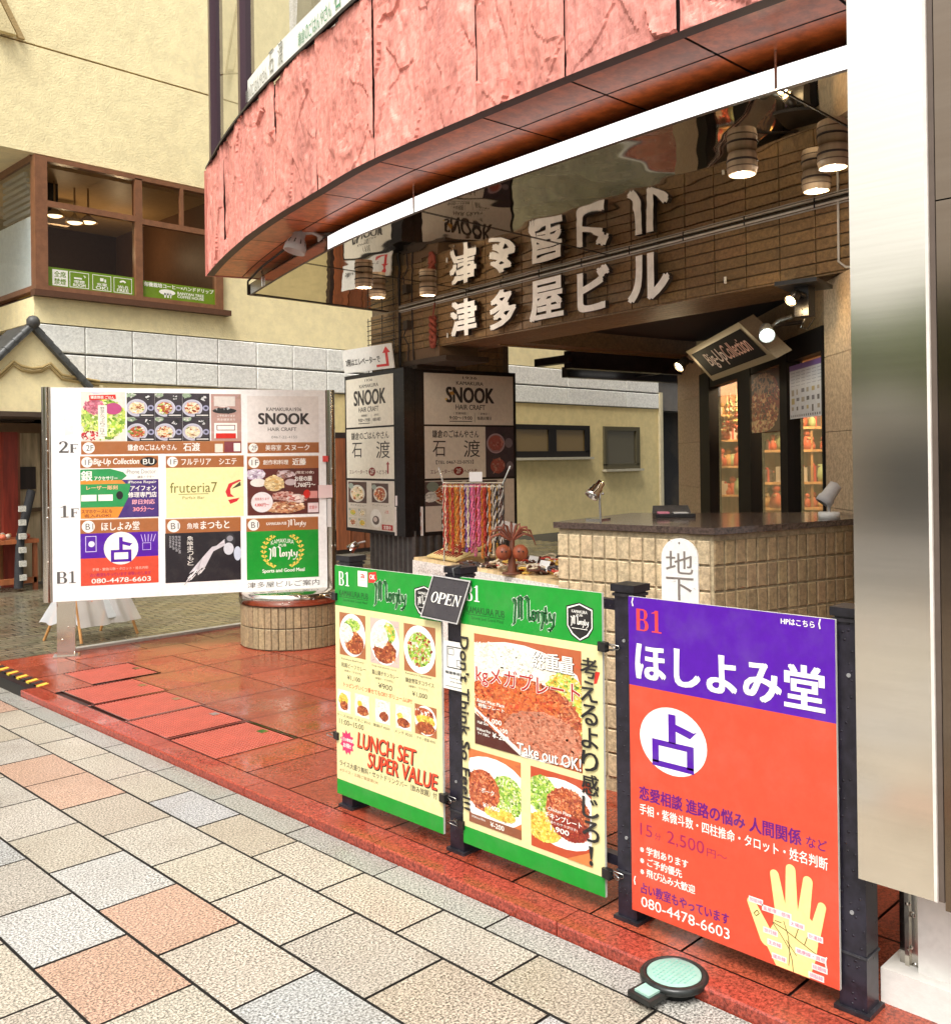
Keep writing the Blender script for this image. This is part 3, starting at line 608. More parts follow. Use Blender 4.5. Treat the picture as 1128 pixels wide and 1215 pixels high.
m = MB(); m.grid([[cpt(y, WC, z) for z in (ZT, 9)] for y in YY if y < 6.74], (1, 1, 1), flip=True); m.build('pane', glass_mat('upper_glass', (.8, .82, .82), .10), wf)
m = MB(); YB = [y for y in YY if y < 5.70]; m.grid([[cpt(y, WC-.012, z) for z in (ZT+.03, ZT+.205)] for y in YB], (.72, .72, .68), flip=True); bnd = m.build('lettered_band', PRINT, wf)
for y0, col in ((5.70, (.16, .17, .15)), (4.72, (.02, .22, .10)), (4.0, (.02, .22, .10)), (3.0, (.02, .22, .10))):
    for i, (ch, s_) in enumerate([(c, .085) for c in '鎌倉のごはんやさん']+[('石', .15), ('渡', .15)]):
        ya = y0-.06-i*.052-(.03 if i > 8 else 0)-(max(0, i-9)*.11); p = cpt(ya, WC-.016, ZT+.06); q = cpt(ya-s_*.55, WC-.016, ZT+.06)
        a = Art(p+V((0, 0, s_)), q+V((0, 0, s_)), p, PRINT, wf); a.text(ch, (0, 0, 1, 1), col, 1, .0)
        if i == 0: big = a.mb
        else:
            off = len(big.v); big.v += a.mb.v; big.f += [tuple(k+off for k in f) for f in a.mb.f]; big.c += a.mb.c; big.m += a.mb.m; big.sm += a.mb.sm
    big.build('lettering', PRINT, wf)
m = MB(); rows = []
for i in range(60):
    y = 5.75-.055*i; rows.append([cpt(y, .34+.03*math.sin(i*1.3)+.01*random.random(), z) for z in (ZT+.1, 5.0, 6.4, 9)])
m.grid(rows, (.80, .77, .80)); m.prism([cpt(5.5, .28, 4.0), cpt(5.25, .28, 4.0), cpt(4.9, .28, 5.6), cpt(5.2, .28, 5.7)], cn(5)*.02, (.16, .15, .12)); m.build('curtain', RUB, shop)
m = MB(); m.box((5.2, -3, ZT), (.1, 0, 0), (0, 9.6, 0), (0, 0, 5), (.22, .19, .2)); m.box((3.2, -3, 9), (9, 0, 0), (0, 9.9, 0), (0, 0, .3), (.4, .35, .2)); m.build('upper_room_wall', STUCCO, shop)
# hanging mirror canopy
MF = [(3.70, -1.3), (3.46, -.4), (3.36, .5), (3.338, 1.434), (3.336, 1.705), (3.352, 2.165), (3.418, 2.953), (3.470, 3.62), (3.655, 4.751), (3.915, 5.692), (4.055, 6.142), (4.289, 6.875)]
def mfx(y):
    for (xa, ya), (xb, yb) in zip(MF[:-1], MF[1:]):
        if y <= yb: return xa+(xb-xa)*(y-ya)/(yb-ya)
    return MF[-1][0]
ZM = 2.963; yy = [-1.3+8.175*i/80 for i in range(81)]; sm = []
for y in yy:
    s_ = [mfx(min(max(y+d*.09, -1.3), 6.875)) for d in (-3, -2, -1, 0, 1, 2, 3)]; sm.append(sum(s_)/7 if -1 < y < 6.6 else mfx(y))
m = MB(); back = lambda y: (B0+BD*((y-2.305)/BD.y)).x-.02
m.grid([[(x+(back(y)-x)*k/10, y if k == 0 else y, ZM) for k in range(11)] for x, y in zip(sm, yy)], (1, 1, 1), 0, True)
mir = m.build('mirror_canopy', MIRROR, shop)
m = MB(); m.grid([[(x, y, ZM-.002), (x, y, ZM+.082)] for x, y in zip(sm, yy) if y < 5.1], (.97, .97, .96), flip=True); m.build('light_band', mat('light_band', .4, emit=.75), mir); m = MB(); m.grid([[(x, y, ZM-.002), (x, y, ZM+.082)] for x, y in zip(sm, yy) if y > 5.0], (.75, .72, .68), flip=True)
m.face([(4.289, 6.875, ZM-.002), (4.289, 6.875, ZM+.08), (5.726, 6.776, ZM+.08), (5.726, 6.776, ZM-.002)], (.8, .8, .8)); m.build('polished_edge', CHROME, mir)
m = MB(); m.grid([[(x, y, ZM+.085), (back(y), y, ZM+.085)] for x, y in zip(sm, yy)], (.05, .03, .02)); m.grid([[(x+.002, y, ZM-.003), (x+.022, y, ZM-.003)] for x, y in zip(sm, yy)], (.10, .08, .06), flip=True)
m.abox(4.29, 5.73, 6.80, 6.83, ZM-.006, ZM-.002, (.05, .04, .03)); m.build('canopy_backing', PLAIN, mir)
m = MB()
for y in (1.70, 3.92, 5.5): m.abox(mfx(y)+.01, back(y), y-.003, y+.003, ZM-.004, ZM-.0015, (.02, .015, .01))
m.build('panel_seam', PLAIN, mir)
for y in (1.705, 3.95, 6.45): m = MB(); x = mfx(y)-.008; m.tube([(x, y, ZM-.004), (x, y, ZS+.01)], .006, (.55, .52, .48)); m.build('hanger_rod', CHROME, mir)
m = MB(); m.tube([(4.28, 6.87, ZM), (4.28, 6.87, 3.075), (4.05, 6.3, 3.08), (3.86, 5.75, 3.08), (3.74, 5.35, 3.09)], .008, (.02, .016, .014)); m.build('cable', RUB, shop)
# tiled beam, column, rear ceiling
BT = (.20, .118, .048)
def tiles(m, o, ux, L, H, tw, th, gap, col, out, dep=.012, bv=.003, k=0, var=.13, stag=False):
    o = V(o); ux = V(ux); nr = int(H/(th+gap)+.01); nc = int(L/(tw+gap)+.99)
    for r in range(nr):
        for c in range(-1 if stag else 0, nc):
            x0 = c*(tw+gap)+(.5*(tw+gap) if stag and r % 2 else 0); x1 = min(x0+tw, L); x0 = max(x0, 0)
            if x1-x0 < .02: continue
            m.bbox(o+ux*x0+V((0, 0, r*(th+gap)+gap/2))+V(out)*dep, ux*(x1-x0), -V(out)*dep, (0, 0, th), jit(col, var), k, bv)
m = MB(); pbox(m, -1.6, 4.2, .014, .5, 2.575, ZM+.1, (.10, .07, .04)); tiles(m, bp(4.95, .014, 2.572), -BD, 6.5, .40, .2265, .0585, .007, BT, -BB, 1*.014)
bm = m.build('beam', TILE, shop)
m = MB()
for k in range(7): pbox(m, -1.6, 4.3, .004+.071*k, .004+.071*k+.067, 2.563, 2.572, jit((.22, .135, .065), .12))
m.build('beam_underside', TILE, bm)
m = MB(); pbox(m, 3.2, 3.4, .5, 2.62, 2.563, 2.70, (.20, .125, .06)); pbox(m, 3.36, 3.405, .35, 2.62, 2.55, 2.64, (.24, .15, .07)); m.build('rear_beam', TILE, shop)
m = MB(); m.prism([bp(-1.6, .5, 2.70), bp(3.3, .5, 2.70), bp(3.3, 2.6, 2.70), bp(1.2, 2.6, 2.70), bp(-1.6, 2.0, 2.70)], (0, 0, .1), (.018, .014, .012)); m.build('rear_ceiling', DARK, shop)
m = MB(); pbox(m, 4.22, 4.95, .016, 1.1, .04, ZM+.1, (.13, .09, .05)); pbox(m, 4.95, 4.955, .01, 1.1, .04, ZM, (.15, .1, .055))
tiles(m, bp(4.22, 0.03, .9), BB, 1.0, 2.05, .2265, .0585, .007, BT, -BD); cl = m.build('column', TILE, shop)
m = MB(); pbox(m, 3.62, 4.32, -.03, .42, 2.43, 2.475, (.045, .028, .018)); pbox(m, 3.75, 4.3, -.01, .40, 2.475, 2.57, (.13, .075, .04)); pbox(m, 4.1, 4.4, -.02, .4, 2.40, 2.44, (.03, .02, .014)); m.build('column_bracket', PLAIN, cl)
m = MB(); rows = []
for i in range(140):
    d = i*.014; w = .014*(1 if (i//3) % 2 else -1)
    rows.append([bp(4.98-d if d < .80 else 4.18, (-.03 if d < .80 else -.03+(d-.8)) , z)+(-BB if d < .8 else -BD)*w for z in (.04, .95)])
m.grid(rows, (.085, .08, .075), 0, False); m.build('corrugated_skirt', mat('dark_corrugated_metal', .35, spk=.25, spk_s=10, coat=.3), cl)
m = MB(); m.tube([bp(-1.5, -.012, 2.948), bp(4.4, -.012, 2.948)], .007, (.55, .52, .46)); m.tube([bp(-1.5, -.008, 2.933), bp(4.4, -.008, 2.933)], .005, (.35, .33, .3))
m.tube([bp(-.10, -.012, 2.94), bp(-.10, -.014, 2.62), bp(-.14, -.014, 2.585), bp(-.3, .05, 2.55)], .007, (.45, .42, .38))
for k in range(11): m.tube([bp(-.9+.47*k, -.02, 2.935), bp(-.9+.47*k, -.02, 2.958)], .004, (.03, .03, .03))
for a_ in (.66, 3.62): m.tube([bp(a_, -.012, 2.62), bp(a_, -.012, 2.66)], .009, (.7, .68, .62))
m.build('conduit', PLAIN, bm)
# shop front, seen along its length
S0 = V((5.144, 2.343, 0)); SDIR = V((.7252, .6885, 0)); SN = V((-.6885, .7252, 0))
def sp(t, o, z): return S0+SDIR*t+SN*o+V((0, 0, z))
def sbox(m, t0, t1, o0, o1, z0, z1, col, k=0): m.box(sp(t0, o0, z0), SDIR*(t1-t0), SN*(o1-o0), (0, 0, z1-z0), col, k)
m = MB(); BEI = (.46, .34, .22)
for z0 in [.04+.42*k for k in range(6)]:
    z1 = min(z0+.417, 2.56); sbox(m, -1.2, .075, -.25, 0, z0, z1, jit(BEI, .05)); sbox(m, 3.36, 4.45, -.25, .0, z0, z1, jit(BEI, .06))
sbox(m, -1.2, 4.45, -.22, -.004, .04, .9, (.2, .15, .09)); m.build('tiled_wall', TILE, shop)
m = MB()
for k in range(18): sbox(m, .08+.242*k, .08+.242*k+.238, -.12, -.01, 2.325, 2.57, jit((.20, .135, .07), .1))
sbox(m, .075, 4.45, -.12, -.016, 2.32, 2.56, (.08, .05, .03)); m.build('tiled_lintel', TILE, shop)
m = MB(); FB = (.010, .009, .009)
for t0, t1 in ((.078, .10), (.745, .90), (1.63, 1.99), (2.97, 3.36)): sbox(m, t0, t1, -.09, .012, .9, 2.32, FB)
for z0, z1 in ((.9, .97), (2.18, 2.322)):
    for t0, t1 in ((.10, .745), (.90, 1.63), (1.99, 2.97)): sbox(m, t0, t1, -.08, .005, z0, z1, FB)
sf = m.build('shop_window', mat('flat_black_frame', .6, spec=.08), shop)
for t0, t1 in ((.10, .745), (.90, 1.63), (1.99, 2.97)):
    m = MB(); m.face([sp(t0, -.03, .97), sp(t1, -.03, .97), sp(t1, -.03, 2.18), sp(t0, -.03, 2.18)], (1, 1, 1)); m.build('pane', GLASS, sf)
m = MB(); sbox(m, -.9, 3.4, -2.3, -2.25, .6, 2.5, (.34, .15, .05)); sbox(m, -.9, 3.4, -2.3, -.12, 2.42, 2.5, (.30, .2, .12)); sbox(m, 3.3, 3.36, -2.3, -.12, .6, 2.5, (.42, .2, .07)); sbox(m, -.95, -.9, -2.3, -.12, .6, 2.5, (.3, .15, .06)); sbox(m, -.9, 3.4, -2.3, -.12, .6, .66, (.3, .17, .08)); m.build('shop_interior', WOOD, shop)
def plight(p, e, col, r=.05):
    l = bpy.data.lights.new('lamp', 'POINT'); l.energy = e; l.color = col; l.shadow_soft_size = r; o = bpy.data.objects.new('lamp', l); COL.objects.link(o); o.location = p
for t, o_, e_ in ((1.2, -.45, 42), (2.55, -.30, 36), (.4, -1.2, 14)): plight(sp(t, o_, 2.28), e_, (1, .74, .44))
for p_ in (V((5.9, 14.6, 4.9)), V((6.9, 14.8, 5.0))): plight(p_, 7, (1, .75, .45))

# ---------------------------------------------------------------- steel pylon
py = thing('steel_pylon', (2.8, 1.0, TK), 'tall brushed stainless steel pylon beside the fortune teller board', 'pylon')
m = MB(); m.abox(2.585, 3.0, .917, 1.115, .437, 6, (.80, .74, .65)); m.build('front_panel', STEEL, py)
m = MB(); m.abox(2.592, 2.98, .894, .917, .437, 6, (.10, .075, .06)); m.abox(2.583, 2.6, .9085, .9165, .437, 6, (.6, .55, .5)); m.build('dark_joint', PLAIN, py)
m = MB(); m.abox(2.587, 3.0, -.6, .890, 2.249, 6, (.20, .15, .11)); m.abox(2.587, 3.0, -.6, .890, .42, 2.245, (.20, .15, .11)); m.build('side_panel', STEEL, py)  # dark brown base colour stands for what this steel reflects
m = MB(); m.abox(2.732, 3.5, -1, 1.118, TK-.03, .137, (.70, .68, .64)); m.build('white_plinth', mat('worn_white_paint', .5, spk=.06, spk_s=9, wear=.45, wear_s=5, wear_col=(.25, .22, .18), bump=.1), py)
m = MB(); m.abox(2.80, 2.86, 1.035, 1.09, .137, .46, (.42, .40, .36)); m.abox(2.79, 2.80, 1.06, 1.072, .137, .46, (.6, .57, .5)); m.build('steel_stud', STEEL, py)
m = MB(); m.prism([(2.775, 1.03, .137), (2.775, .985, .137), (2.775, .985, .44), (2.775, 1.0, .41), (2.775, 1.03, .36)], (.3, 0, 0), (.72, .70, .66)); m.abox(2.775, 3.1, -.8, .985, .137, .44, (.72, .70, .66)); m.build('white_casing', MATS['worn_white_paint'], py)

# ---------------------------------------------------------------- tiled counter round the cellar stairs
ct = thing('tiled_counter', (3.9, 2.5, TK), 'beige tiled counter wall with a speckled dark stone top', 'counter')
L_, C_, R_ = V((3.563, 2.985, 0)), V((3.655, 2.19, 0)), V((4.70, 1.93, 0)); BK = [V((5.02, 2.20, 0)), V((4.35, 3.12, 0))]
m = MB(); inn = [L_+V((.004, -.004, 0)), C_+V((.004, .003, 0)), R_+V((0, .004, 0))]
m.prism([V((p.x, p.y, TK)) for p in inn+BK], (0, 0, 1.212), (.42, .33, .20)); CT = (.50, .385, .235)
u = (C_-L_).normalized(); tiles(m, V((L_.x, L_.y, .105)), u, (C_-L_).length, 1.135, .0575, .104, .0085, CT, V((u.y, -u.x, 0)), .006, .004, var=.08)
u2_ = (R_-C_).normalized(); tiles(m, V((C_.x, C_.y, .105)), u2_, (R_-C_).length, 1.135, .0575, .104, .0085, (.30, .21, .11), V((u2_.y, -u2_.x, 0)), .006, .004, var=.12)  # same tile in a darker colour, this face's shade painted in
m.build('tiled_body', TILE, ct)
ov = [L_+V((-.018, .015, 0)), C_+V((-.018, -.02, 0)), R_+V((0, -.02, 0))]
m = MB(); m.prism([V((p.x, p.y, 1.255)) for p in ov+BK], (0, 0, .029), (.075, .05, .04)); m.build('stone_top', POLISH, ct)
# ---------------------------------------------------------------- rear awning
m = MB(); m.abox(10.2, 20, 5.2, 10.4, 3.7, 9, (.4, .33, .2)); m.build('shade_block', STUCCO, shop)  # unseen block added to cast shade on the yellow wall
aw = thing('rear_awning', bp(3.7, 2.2, 2.4), 'dark steel awning with a light tube behind the tiled beam', 'awning')
m = MB(); pbox(m, 3.42, 3.52, 1.2, 3.8, 2.40, 2.56, (.014, .011, .013)); pbox(m, 3.82, 3.90, 1.5, 3.9, 2.36, 2.46, (.014, .011, .013)); pbox(m, 3.42, 3.9, 1.16, 1.24, 2.45, 2.52, (.014, .012, .014)); pbox(m, 3.42, 3.9, 2.4, 2.46, 2.4, 2.48, (.014, .012, .014)); pbox(m, 3.52, 3.82, 1.25, 2.6, 2.49, 2.50, (.02, .016, .02)); m.build('steel_frame', BLKMET, aw)
m = MB(); m.tube([bp(3.55, 1.9, 2.43), bp(3.55, 2.6, 2.43)], .012, (1, .97, .9)); m.build('light_tube', DIM, aw)
m = MB(); pbox(m, 3.5, 3.8, 2.6, 3.6, 2.50, 2.505, (.35, .5, .52)); m.build('roof_sheet', PLAIN, aw)

# ================================================================ BOARDS ON THE BLACK RAILING
rl = thing('railing', (2.655, 2.3, TK), 'black square post railing that carries the menu and fortune boards', 'railing')
for y, w in ((1.150, .078), (1.915, .075), (2.735, .075), (3.44, .075)):
    m = MB(); x0 = 2.622; m.abox(x0, x0+w, y-w/2, y+w/2, TK, 1.148, (.016, .014, .022)); m.abox(x0-.012, x0+w+.012, y-w/2-.012, y+w/2+.012, TK, TK+.012, (.02, .018, .022))
    m.abox(x0-.006, x0+w+.006, y-w/2-.006, y+w/2+.006, 1.128, 1.138, (.02, .018, .022)); m.abox(x0-.010, x0+w+.010, y-w/2-.010, y+w/2+.010, 1.144, 1.168, (.013, .012, .016)); m.abox(x0-.004, x0+w+.004, y-w/2-.004, y+w/2+.004, .20, .206, (.03, .03, .035))
    m.tube([(x0-.003, y, .32), (x0+.0, y, .32)], .006, (.2, .2, .2)); m.tube([(x0-.003, y, .98), (x0, y, .98)], .006, (.2, .2, .2)); m.build('post', BLKMET, rl)
for z in (1.075, .205):
    for y0, y1 in ((1.189, 1.877), (1.953, 2.697), (2.773, 3.402)):
        m = MB(); m.abox(2.640, 2.672, y0, y1, z, z+.035, (.016, .014, .022)); m.build('rail', BLKMET, rl)
def board(name, label, cat, y0, w, z1, h, col, lean=0.0):
    t = thing(name, (2.607, y0-w/2, z1-h), label, cat)
    m = MB(); m.abox(2.601, 2.611, y0-w, y0, z1-h, z1, (.55, .55, .5)); m.build('panel', PRINT, t)
    return t, Art((2.601, y0, z1), (2.601, y0-w, z1), (2.601, y0, z1-h), PRINT, t)
PG = (.005, .25, .022); PG2 = (.003, .075, .012); PUR = (.07, .001, .30); ORG = (.58, .062, .028); RED = (.55, .022, .014)
def header(a):
    a.rect(0, 0, 1, .175, PG); a.rect(0, .935, 1, 1, PG)
    a.text('KAMAKURA PUB', (.045, .105, .34, .13), PG2, 1, .02); a.line([(.045, .1345), (.34, .1345)], .002, PG2, 1); a.text('Sports and Good Meal', (.085, .140, .33, .155), PG2, 1)
    monty(a, (.39, .045, .70, .155), (.004, .10, .02), (.50, .62, .48), 1)
    for k, (d, c) in enumerate(((.012, BLK), (.006, WHT), (0, BLK))):
        u0, u1, v0, v1 = .785-d, .935+d, .052-d*.7, .163+d*.7
        a.poly([(u0, v0+.012), ((u0+u1)/2, v0-.004), (u1, v0+.012), (u1, v0+(v1-v0)*.62), (u1-.03, v1-.018), ((u0+u1)/2, v1), (u0+.03, v1-.018), (u0, v0+(v1-v0)*.62)], c, 1+k*.5)
    a.text('KAMAKURA', (.81, .066, .91, .076), WHT, 3, .02); a.text('PUB', (.84, .079, .88, .086), WHT, 3); monty(a, (.80, .085, .92, .125), WHT, None, 3); a.line([(.81, .128), (.91, .128)], .002, WHT, 3)
    serif(a, 'B1', (.045, .025, .155, .085), WHT, 1)
# ---- the lunch menu
t, a = board('menu_board', 'green and cream lunch menu board with eight dishes, leftmost on the railing', 'menu board', 3.483, .694, 1.125, 1.022, CREAM)
a.rect(0, .175, 1, .935, CREAM); header(a)
a.rect(.24, .012, .335, .078, WHT, 2); a.text('a', (.27, .025, .31, .042), RED, 3, .04); a.rect(.26, .05, .32, .053, (.4, .4, .4), 3)
a.poly([(.345, .016), (.42, .008), (.43, .04), (.40, .055), (.345, .058)], RED, 2); a.text('OK', (.36, .022, .41, .042), WHT, 3, .03)
INK = (.05, .045, .03)
for u, en, ja, pr in ((.05, 'Kamakura Beef Curry', '和風ビーフカレー', '¥1,100'), (.36, 'Crab and chicken curry', '葉山鶏チキンカレー', '¥900'), (.675, 'Kamakura Vegetables', '鎌倉野菜タコライス', '¥1,000')):
    a.text(en, (u+.01, .399, u+.24, .409), INK, 1); a.text(ja, (u+.01, .420, u+.26, .440), INK, 1, .01); a.text('(味噌汁・サラダ付)', (u+.04, .448, u+.21, .460), INK, 1); a.text(pr, (u+.07, .470, u+.20, .492), INK, 1, .015)
a.text('トッピングいくつ乗せてもOK!! ボリュームUP!!', (.08, .503, .74, .524), (.50, .10, .03), 1, .02)
a.text('11:00~15:00', (.03, .668, .28, .690), INK, 1, .01)
for u, s_ in ((.01, 'チーズ ¥200'), (.19, 'たまご ¥150'), (.375, '唐揚げ ¥200'), (.58, 'メンチ ¥250'), (.78, 'チキン南蛮 ¥300')): a.text(s_, (u, .645, u+.16, .658), INK, 1)
st = [(.11+(.075 if i % 2 == 0 else .055)*math.cos(math.pi*i/11), .765+(.055 if i % 2 == 0 else .040)*math.sin(math.pi*i/11)) for i in range(22)]
a.poly(st, (.70, .02, .11), 1); a.text('１日10食限定', (.05, .745, .17, .760), WHT, 2, .03); a.text('お得!!', (.07, .768, .15, .788), WHT, 2, .03)
for dx, dy, c, k, b in ((.006, .004, BLK, 1, .045), (0, 0, (.70, .05, .015), 2, .03)):
    a.text('LUNCH SET', (.215+dx, .703+dy, .76+dx, .768+dy), c, k, b, shear=.02); a.text('SUPER VALUE', (.315+dx, .775+dy, .945+dx, .838+dy), c, k, b, shear=.02)
a.text('ライス大盛り無料・セットドリンクバー（飲み放題）付', (.03, .848, .95, .874), INK, 1, .015); a.text('※ライス・五穀ご飯変更OK', (.03, .885, .42, .899), (.3, .12, .05), 1)
a.fin('lettering')
food(a, .045, .202, .31, .386, WOODBG, (.74, .70, .62), (.80, .78, .74), [(.5, .27, .30, .14, SALAD), (.58, .68, .36, .26, CURRY), (.28, .46, .24, .21, RICE)], 420, seed=1)
food(a, .358, .202, .632, .392, (.55, .40, .35), (.78, .72, .68), (.82, .78, .76), [(.66, .28, .22, .22, SALAD+FRIES), (.5, .70, .38, .26, CURRY), (.34, .38, .28, .26, RICE)], 420, seed=2)
food(a, .675, .202, .952, .394, WOODBG, (.76, .74, .70), (.80, .79, .76), [(.5, .5, .38, .36, SALAD+MEAT+[(.7, .65, .5)])], 420, seed=3)
for k, (u0, u1, its) in enumerate(((.017, .152, [(.45, .45, .36, .3, FRIES), (.5, .7, .3, .2, CURRY)]), (.197, .338, [(.5, .3, .4, .22, RICE), (.35, .42, .17, .14, [(.8, .42, .03)]), (.55, .7, .4, .22, CURRY)]), (.399, .539, [(.45, .35, .4, .3, RICE), (.6, .68, .3, .2, CURRY)]), (.592, .733, [(.55, .3, .4, .25, RICE), (.3, .48, .18, .16, FRIES), (.5, .72, .4, .2, CURRY)]), (.766, .955, [(.4, .3, .45, .22, MEAT+RICE), (.5, .5, .42, .18, FRIES), (.5, .74, .42, .2, CURRY)]))):
    food(a, u0, .54 if k < 4 else .517, u1, .636, (.78, .74, .52) if k < 4 else WOODBG, (.76, .72, .66), (.8, .78, .74), its, 160, seed=10+k, blob=.07)
# ---- the mega plate menu
t, a = board('menu_board', 'green and cream board with a big roast meat photograph beside the open sign', 'menu board', 2.675, .685, 1.135, 1.032, CREAM)
a.rect(0, .175, 1, .935, CREAM); header(a)
a.text("Don't Think So Feel!!", (-.002, .222, .066, .870), BLK, 14, .05, rot=True)
a.vtext('考えるより感じろ', .868, .215, .972, .835, BLK, 14, .03); a.poly([(.905, .845), (.935, .845), (.925, .888), (.915, .888)], BLK, 14); a.ell(.920, .901, .012, .008, BLK, 14)
a.poly([(.955, .262), (.985, .262), (.965, .300), (.945, .305)], RED, 2); a.fin('lettering')
def ex1(a, u0, v0, w, h, k):
    P = lambda x, y: (u0+w*x, v0+h*y)
    a.poly([P(0, .72), P(.45, 1), P(0, 1)], (.07, .012, .008), k); a.poly([P(0, .69), P(.02, .68), P(.52, 1), P(.46, 1)], (.75, .7, .65), k+.2)
    for dx, c, kk in ((.004, (.03, .0, .0), k+.6), (0, WHT, k+1.2)): a.text('総重量', (u0+w*(.57+dx), v0+h*(.06+dx), u0+w*(.94+dx), v0+h*(.21+dx)), c, kk, .02)
    for dx, c, kk, b in ((0, WHT, k+.6, .05), (0, (.38, .02, .015), k+1.2, .012)): a.text('kgメガプレート', (u0+w*.02, v0+h*.27, u0+w*.99, v0+h*.46), c, kk, b)
    for s_, b in (('Roast Meat Plate', (.03, .585, .30, .615)), ('特製プレート', (.04, .625, .30, .66)), ('¥1,000', (.09, .735, .27, .785)), ('Half Size', (.03, .785, .14, .81)), ('¥-100', (.20, .80, .33, .84)), ('Without Rice', (.02, .85, .16, .875)), ('ライス無し', (.03, .885, .15, .91)), ('¥-200', (.18, .86, .34, .905))):
        a.text(s_, (u0+w*b[0], v0+h*b[1], u0+w*b[2], v0+h*b[3]), WHT, k+1.2, .025)
    for dx, c, kk, b in ((.004, (.05, .01, .0), k+.8, .04), (0, WHT, k+1.4, .025)): a.text('Take out OK!', (u0+w*(.42+dx), v0+h*(.885+dx), u0+w*(.99+dx), v0+h*(.985+dx)), c, kk, b)
food(a, .105, .203, .868, .612, (.40, .10, .035), (.72, .66, .55), (.78, .74, .68), [(.22, .30, .46, .24, RICE), (.86, .56, .22, .36, FRIES+SALAD), (.50, .62, .50, .30, MEAT), (.40, .50, .42, .16, [(.5, .10, .02), (.58, .16, .05), (.4, .05, .015)]), (.66, .78, .36, .2, [(.46, .17, .10), (.5, .2, .12), (.36, .10, .05)])], 4200, seed=31, cx=.4, cy=.55, rx=.75, ry=.52, blob=.019, extra=ex1)
def ex2(a, u0, v0, w, h, k):
    a.rect(u0, v0+h*.88, u0+w, v0+h, (.22, .07, .03), k); a.text('¥-200', (u0+w*.42, v0+h*.905, u0+w*.68, v0+h*.97), WHT, k+1, .03); a.text('Without Rice', (u0+w*.05, v0+h*.90, u0+w*.32, v0+h*.93), WHT, k+1)
    a.text('ポーク', (u0+w*.25, v0+h*.48, u0+w*.5, v0+h*.55), WHT, k+1, .02); a.text('¥1,400', (u0+w*.28, v0+h*.68, u0+w*.6, v0+h*.75), WHT, k+1, .03)
food(a, .051, .637, .446, .910, (.50, .14, .04), (.80, .77, .73), (.82, .80, .77), [(.74, .5, .32, .27, SALAD+[(.6, .58, .35)]), (.28, .52, .32, .28, MEAT), (.6, .77, .3, .08, FRIES)], 1700, seed=41, cx=.45, cy=.5, rx=.75, ry=.45, extra=ex2, blob=.026)
def ex3(a, u0, v0, w, h, k):
    a.poly([(u0+w*.6, v0+h), (u0+w, v0+h*.82), (u0+w, v0+h)], (.55, .18, .05), k)
    a.text('Chicken Plate', (u0+w*.30, v0+h*.44, u0+w*.68, v0+h*.48), WHT, k+1, .02); a.text('チキンプレート', (u0+w*.24, v0+h*.51, u0+w*.85, v0+h*.58), WHT, k+1, .03); a.text('(大盛りのサラダ付き)', (u0+w*.26, v0+h*.60, u0+w*.78, v0+h*.64), WHT, k+1); a.text('1,900', (u0+w*.34, v0+h*.66, u0+w*.64, v0+h*.73), WHT, k+1, .035)
food(a, .516, .636, .921, .916, (.42, .06, .02), (.80, .78, .74), (.82, .80, .77), [(.2, .32, .26, .24, SALAD), (.22, .72, .3, .18, FRIES), (.62, .45, .36, .30, MEAT), (.66, .62, .30, .16, [(.22, .02, .012), (.32, .05, .02)])], 1900, seed=51, cx=.5, cy=.48, rx=.72, ry=.42, extra=ex3, blob=.026)
# ---- the fortune teller's board
t, a = board('fortune_board', 'purple and orange fortune teller board with a palm, rightmost on the railing', 'sign board', 1.880, .702, 1.135, 1.035, ORG)
a.rect(0, 0, 1, .281, PUR); a.rect(0, .281, 1, 1, ORG); serif(a, 'B1', (.045, .036, .19, .105), (.62, .045, .05), 1)
a.text('HPはこちら', (.770, .012, .915, .029), WHT, 1, .03); a.text('ほしよみ堂', (.042, .138, .950, .258), WHT, 2, .042)
a.ell(.235, .434, .178, .104, WHT, 1, 40)
def ura(a, cu, cv, su, sv, col, k):
    L = lambda x0, y0, x1, y1: a.rect(cu+su*x0, cv+sv*y0, cu+su*x1, cv+sv*y1, col, k)
    L(-.12, -.75, .10, .05); a.poly([(cu+su*.1, cv-sv*.50), (cu+su*.62, cv-sv*.36), (cu+su*.72, cv-sv*.40), (cu+su*.52, cv-sv*.18), (cu+su*.1, cv-sv*.30)], col, k)
    L(-.62, .02, .62, .18); L(-.62, .18, -.42, .66); L(.42, .18, .62, .66); L(-.62, .60, .62, .76)
ura(a, .235, .434, .178, .112, PUR, 2)
DP = (.11, .002, .15)
a.text('恋愛相談 進路の悩み 人間関係', (.05, .596, .845, .640), DP, 1, .035); a.text('など', (.868, .606, .955, .636), DP, 1, .01)
a.text('手相・紫微斗数・四柱推命・タロット・姓名判断', (.05, .652, .957, .686), WHT, 1, .012)
a.text('15', (.052, .714, .118, .752), (.30, .01, .07), 1, -.005); a.text('分', (.132, .730, .165, .752), (.30, .01, .07), 1); a.text('2,500', (.20, .712, .392, .756), (.30, .01, .07), 1, -.005); a.text('円～', (.405, .728, .505, .752), (.30, .01, .07), 1)
for v, s_, u in ((.784, '※ 学割あります', .308), (.819, '※ ご予約優先', .275), (.854, '※ 飛び込み大歓迎', .342)): a.text(s_, (.05, v, u, v+.026), WHT, 1, .02)
a.text('占い教室もやっています', (.053, .902, .51, .936), DP, 1, .03); a.text('080-4478-6603', (.053, .946, .512, .978), WHT, 1, .005)
a.fin('lettering')
HC = (.80, .66, .25)
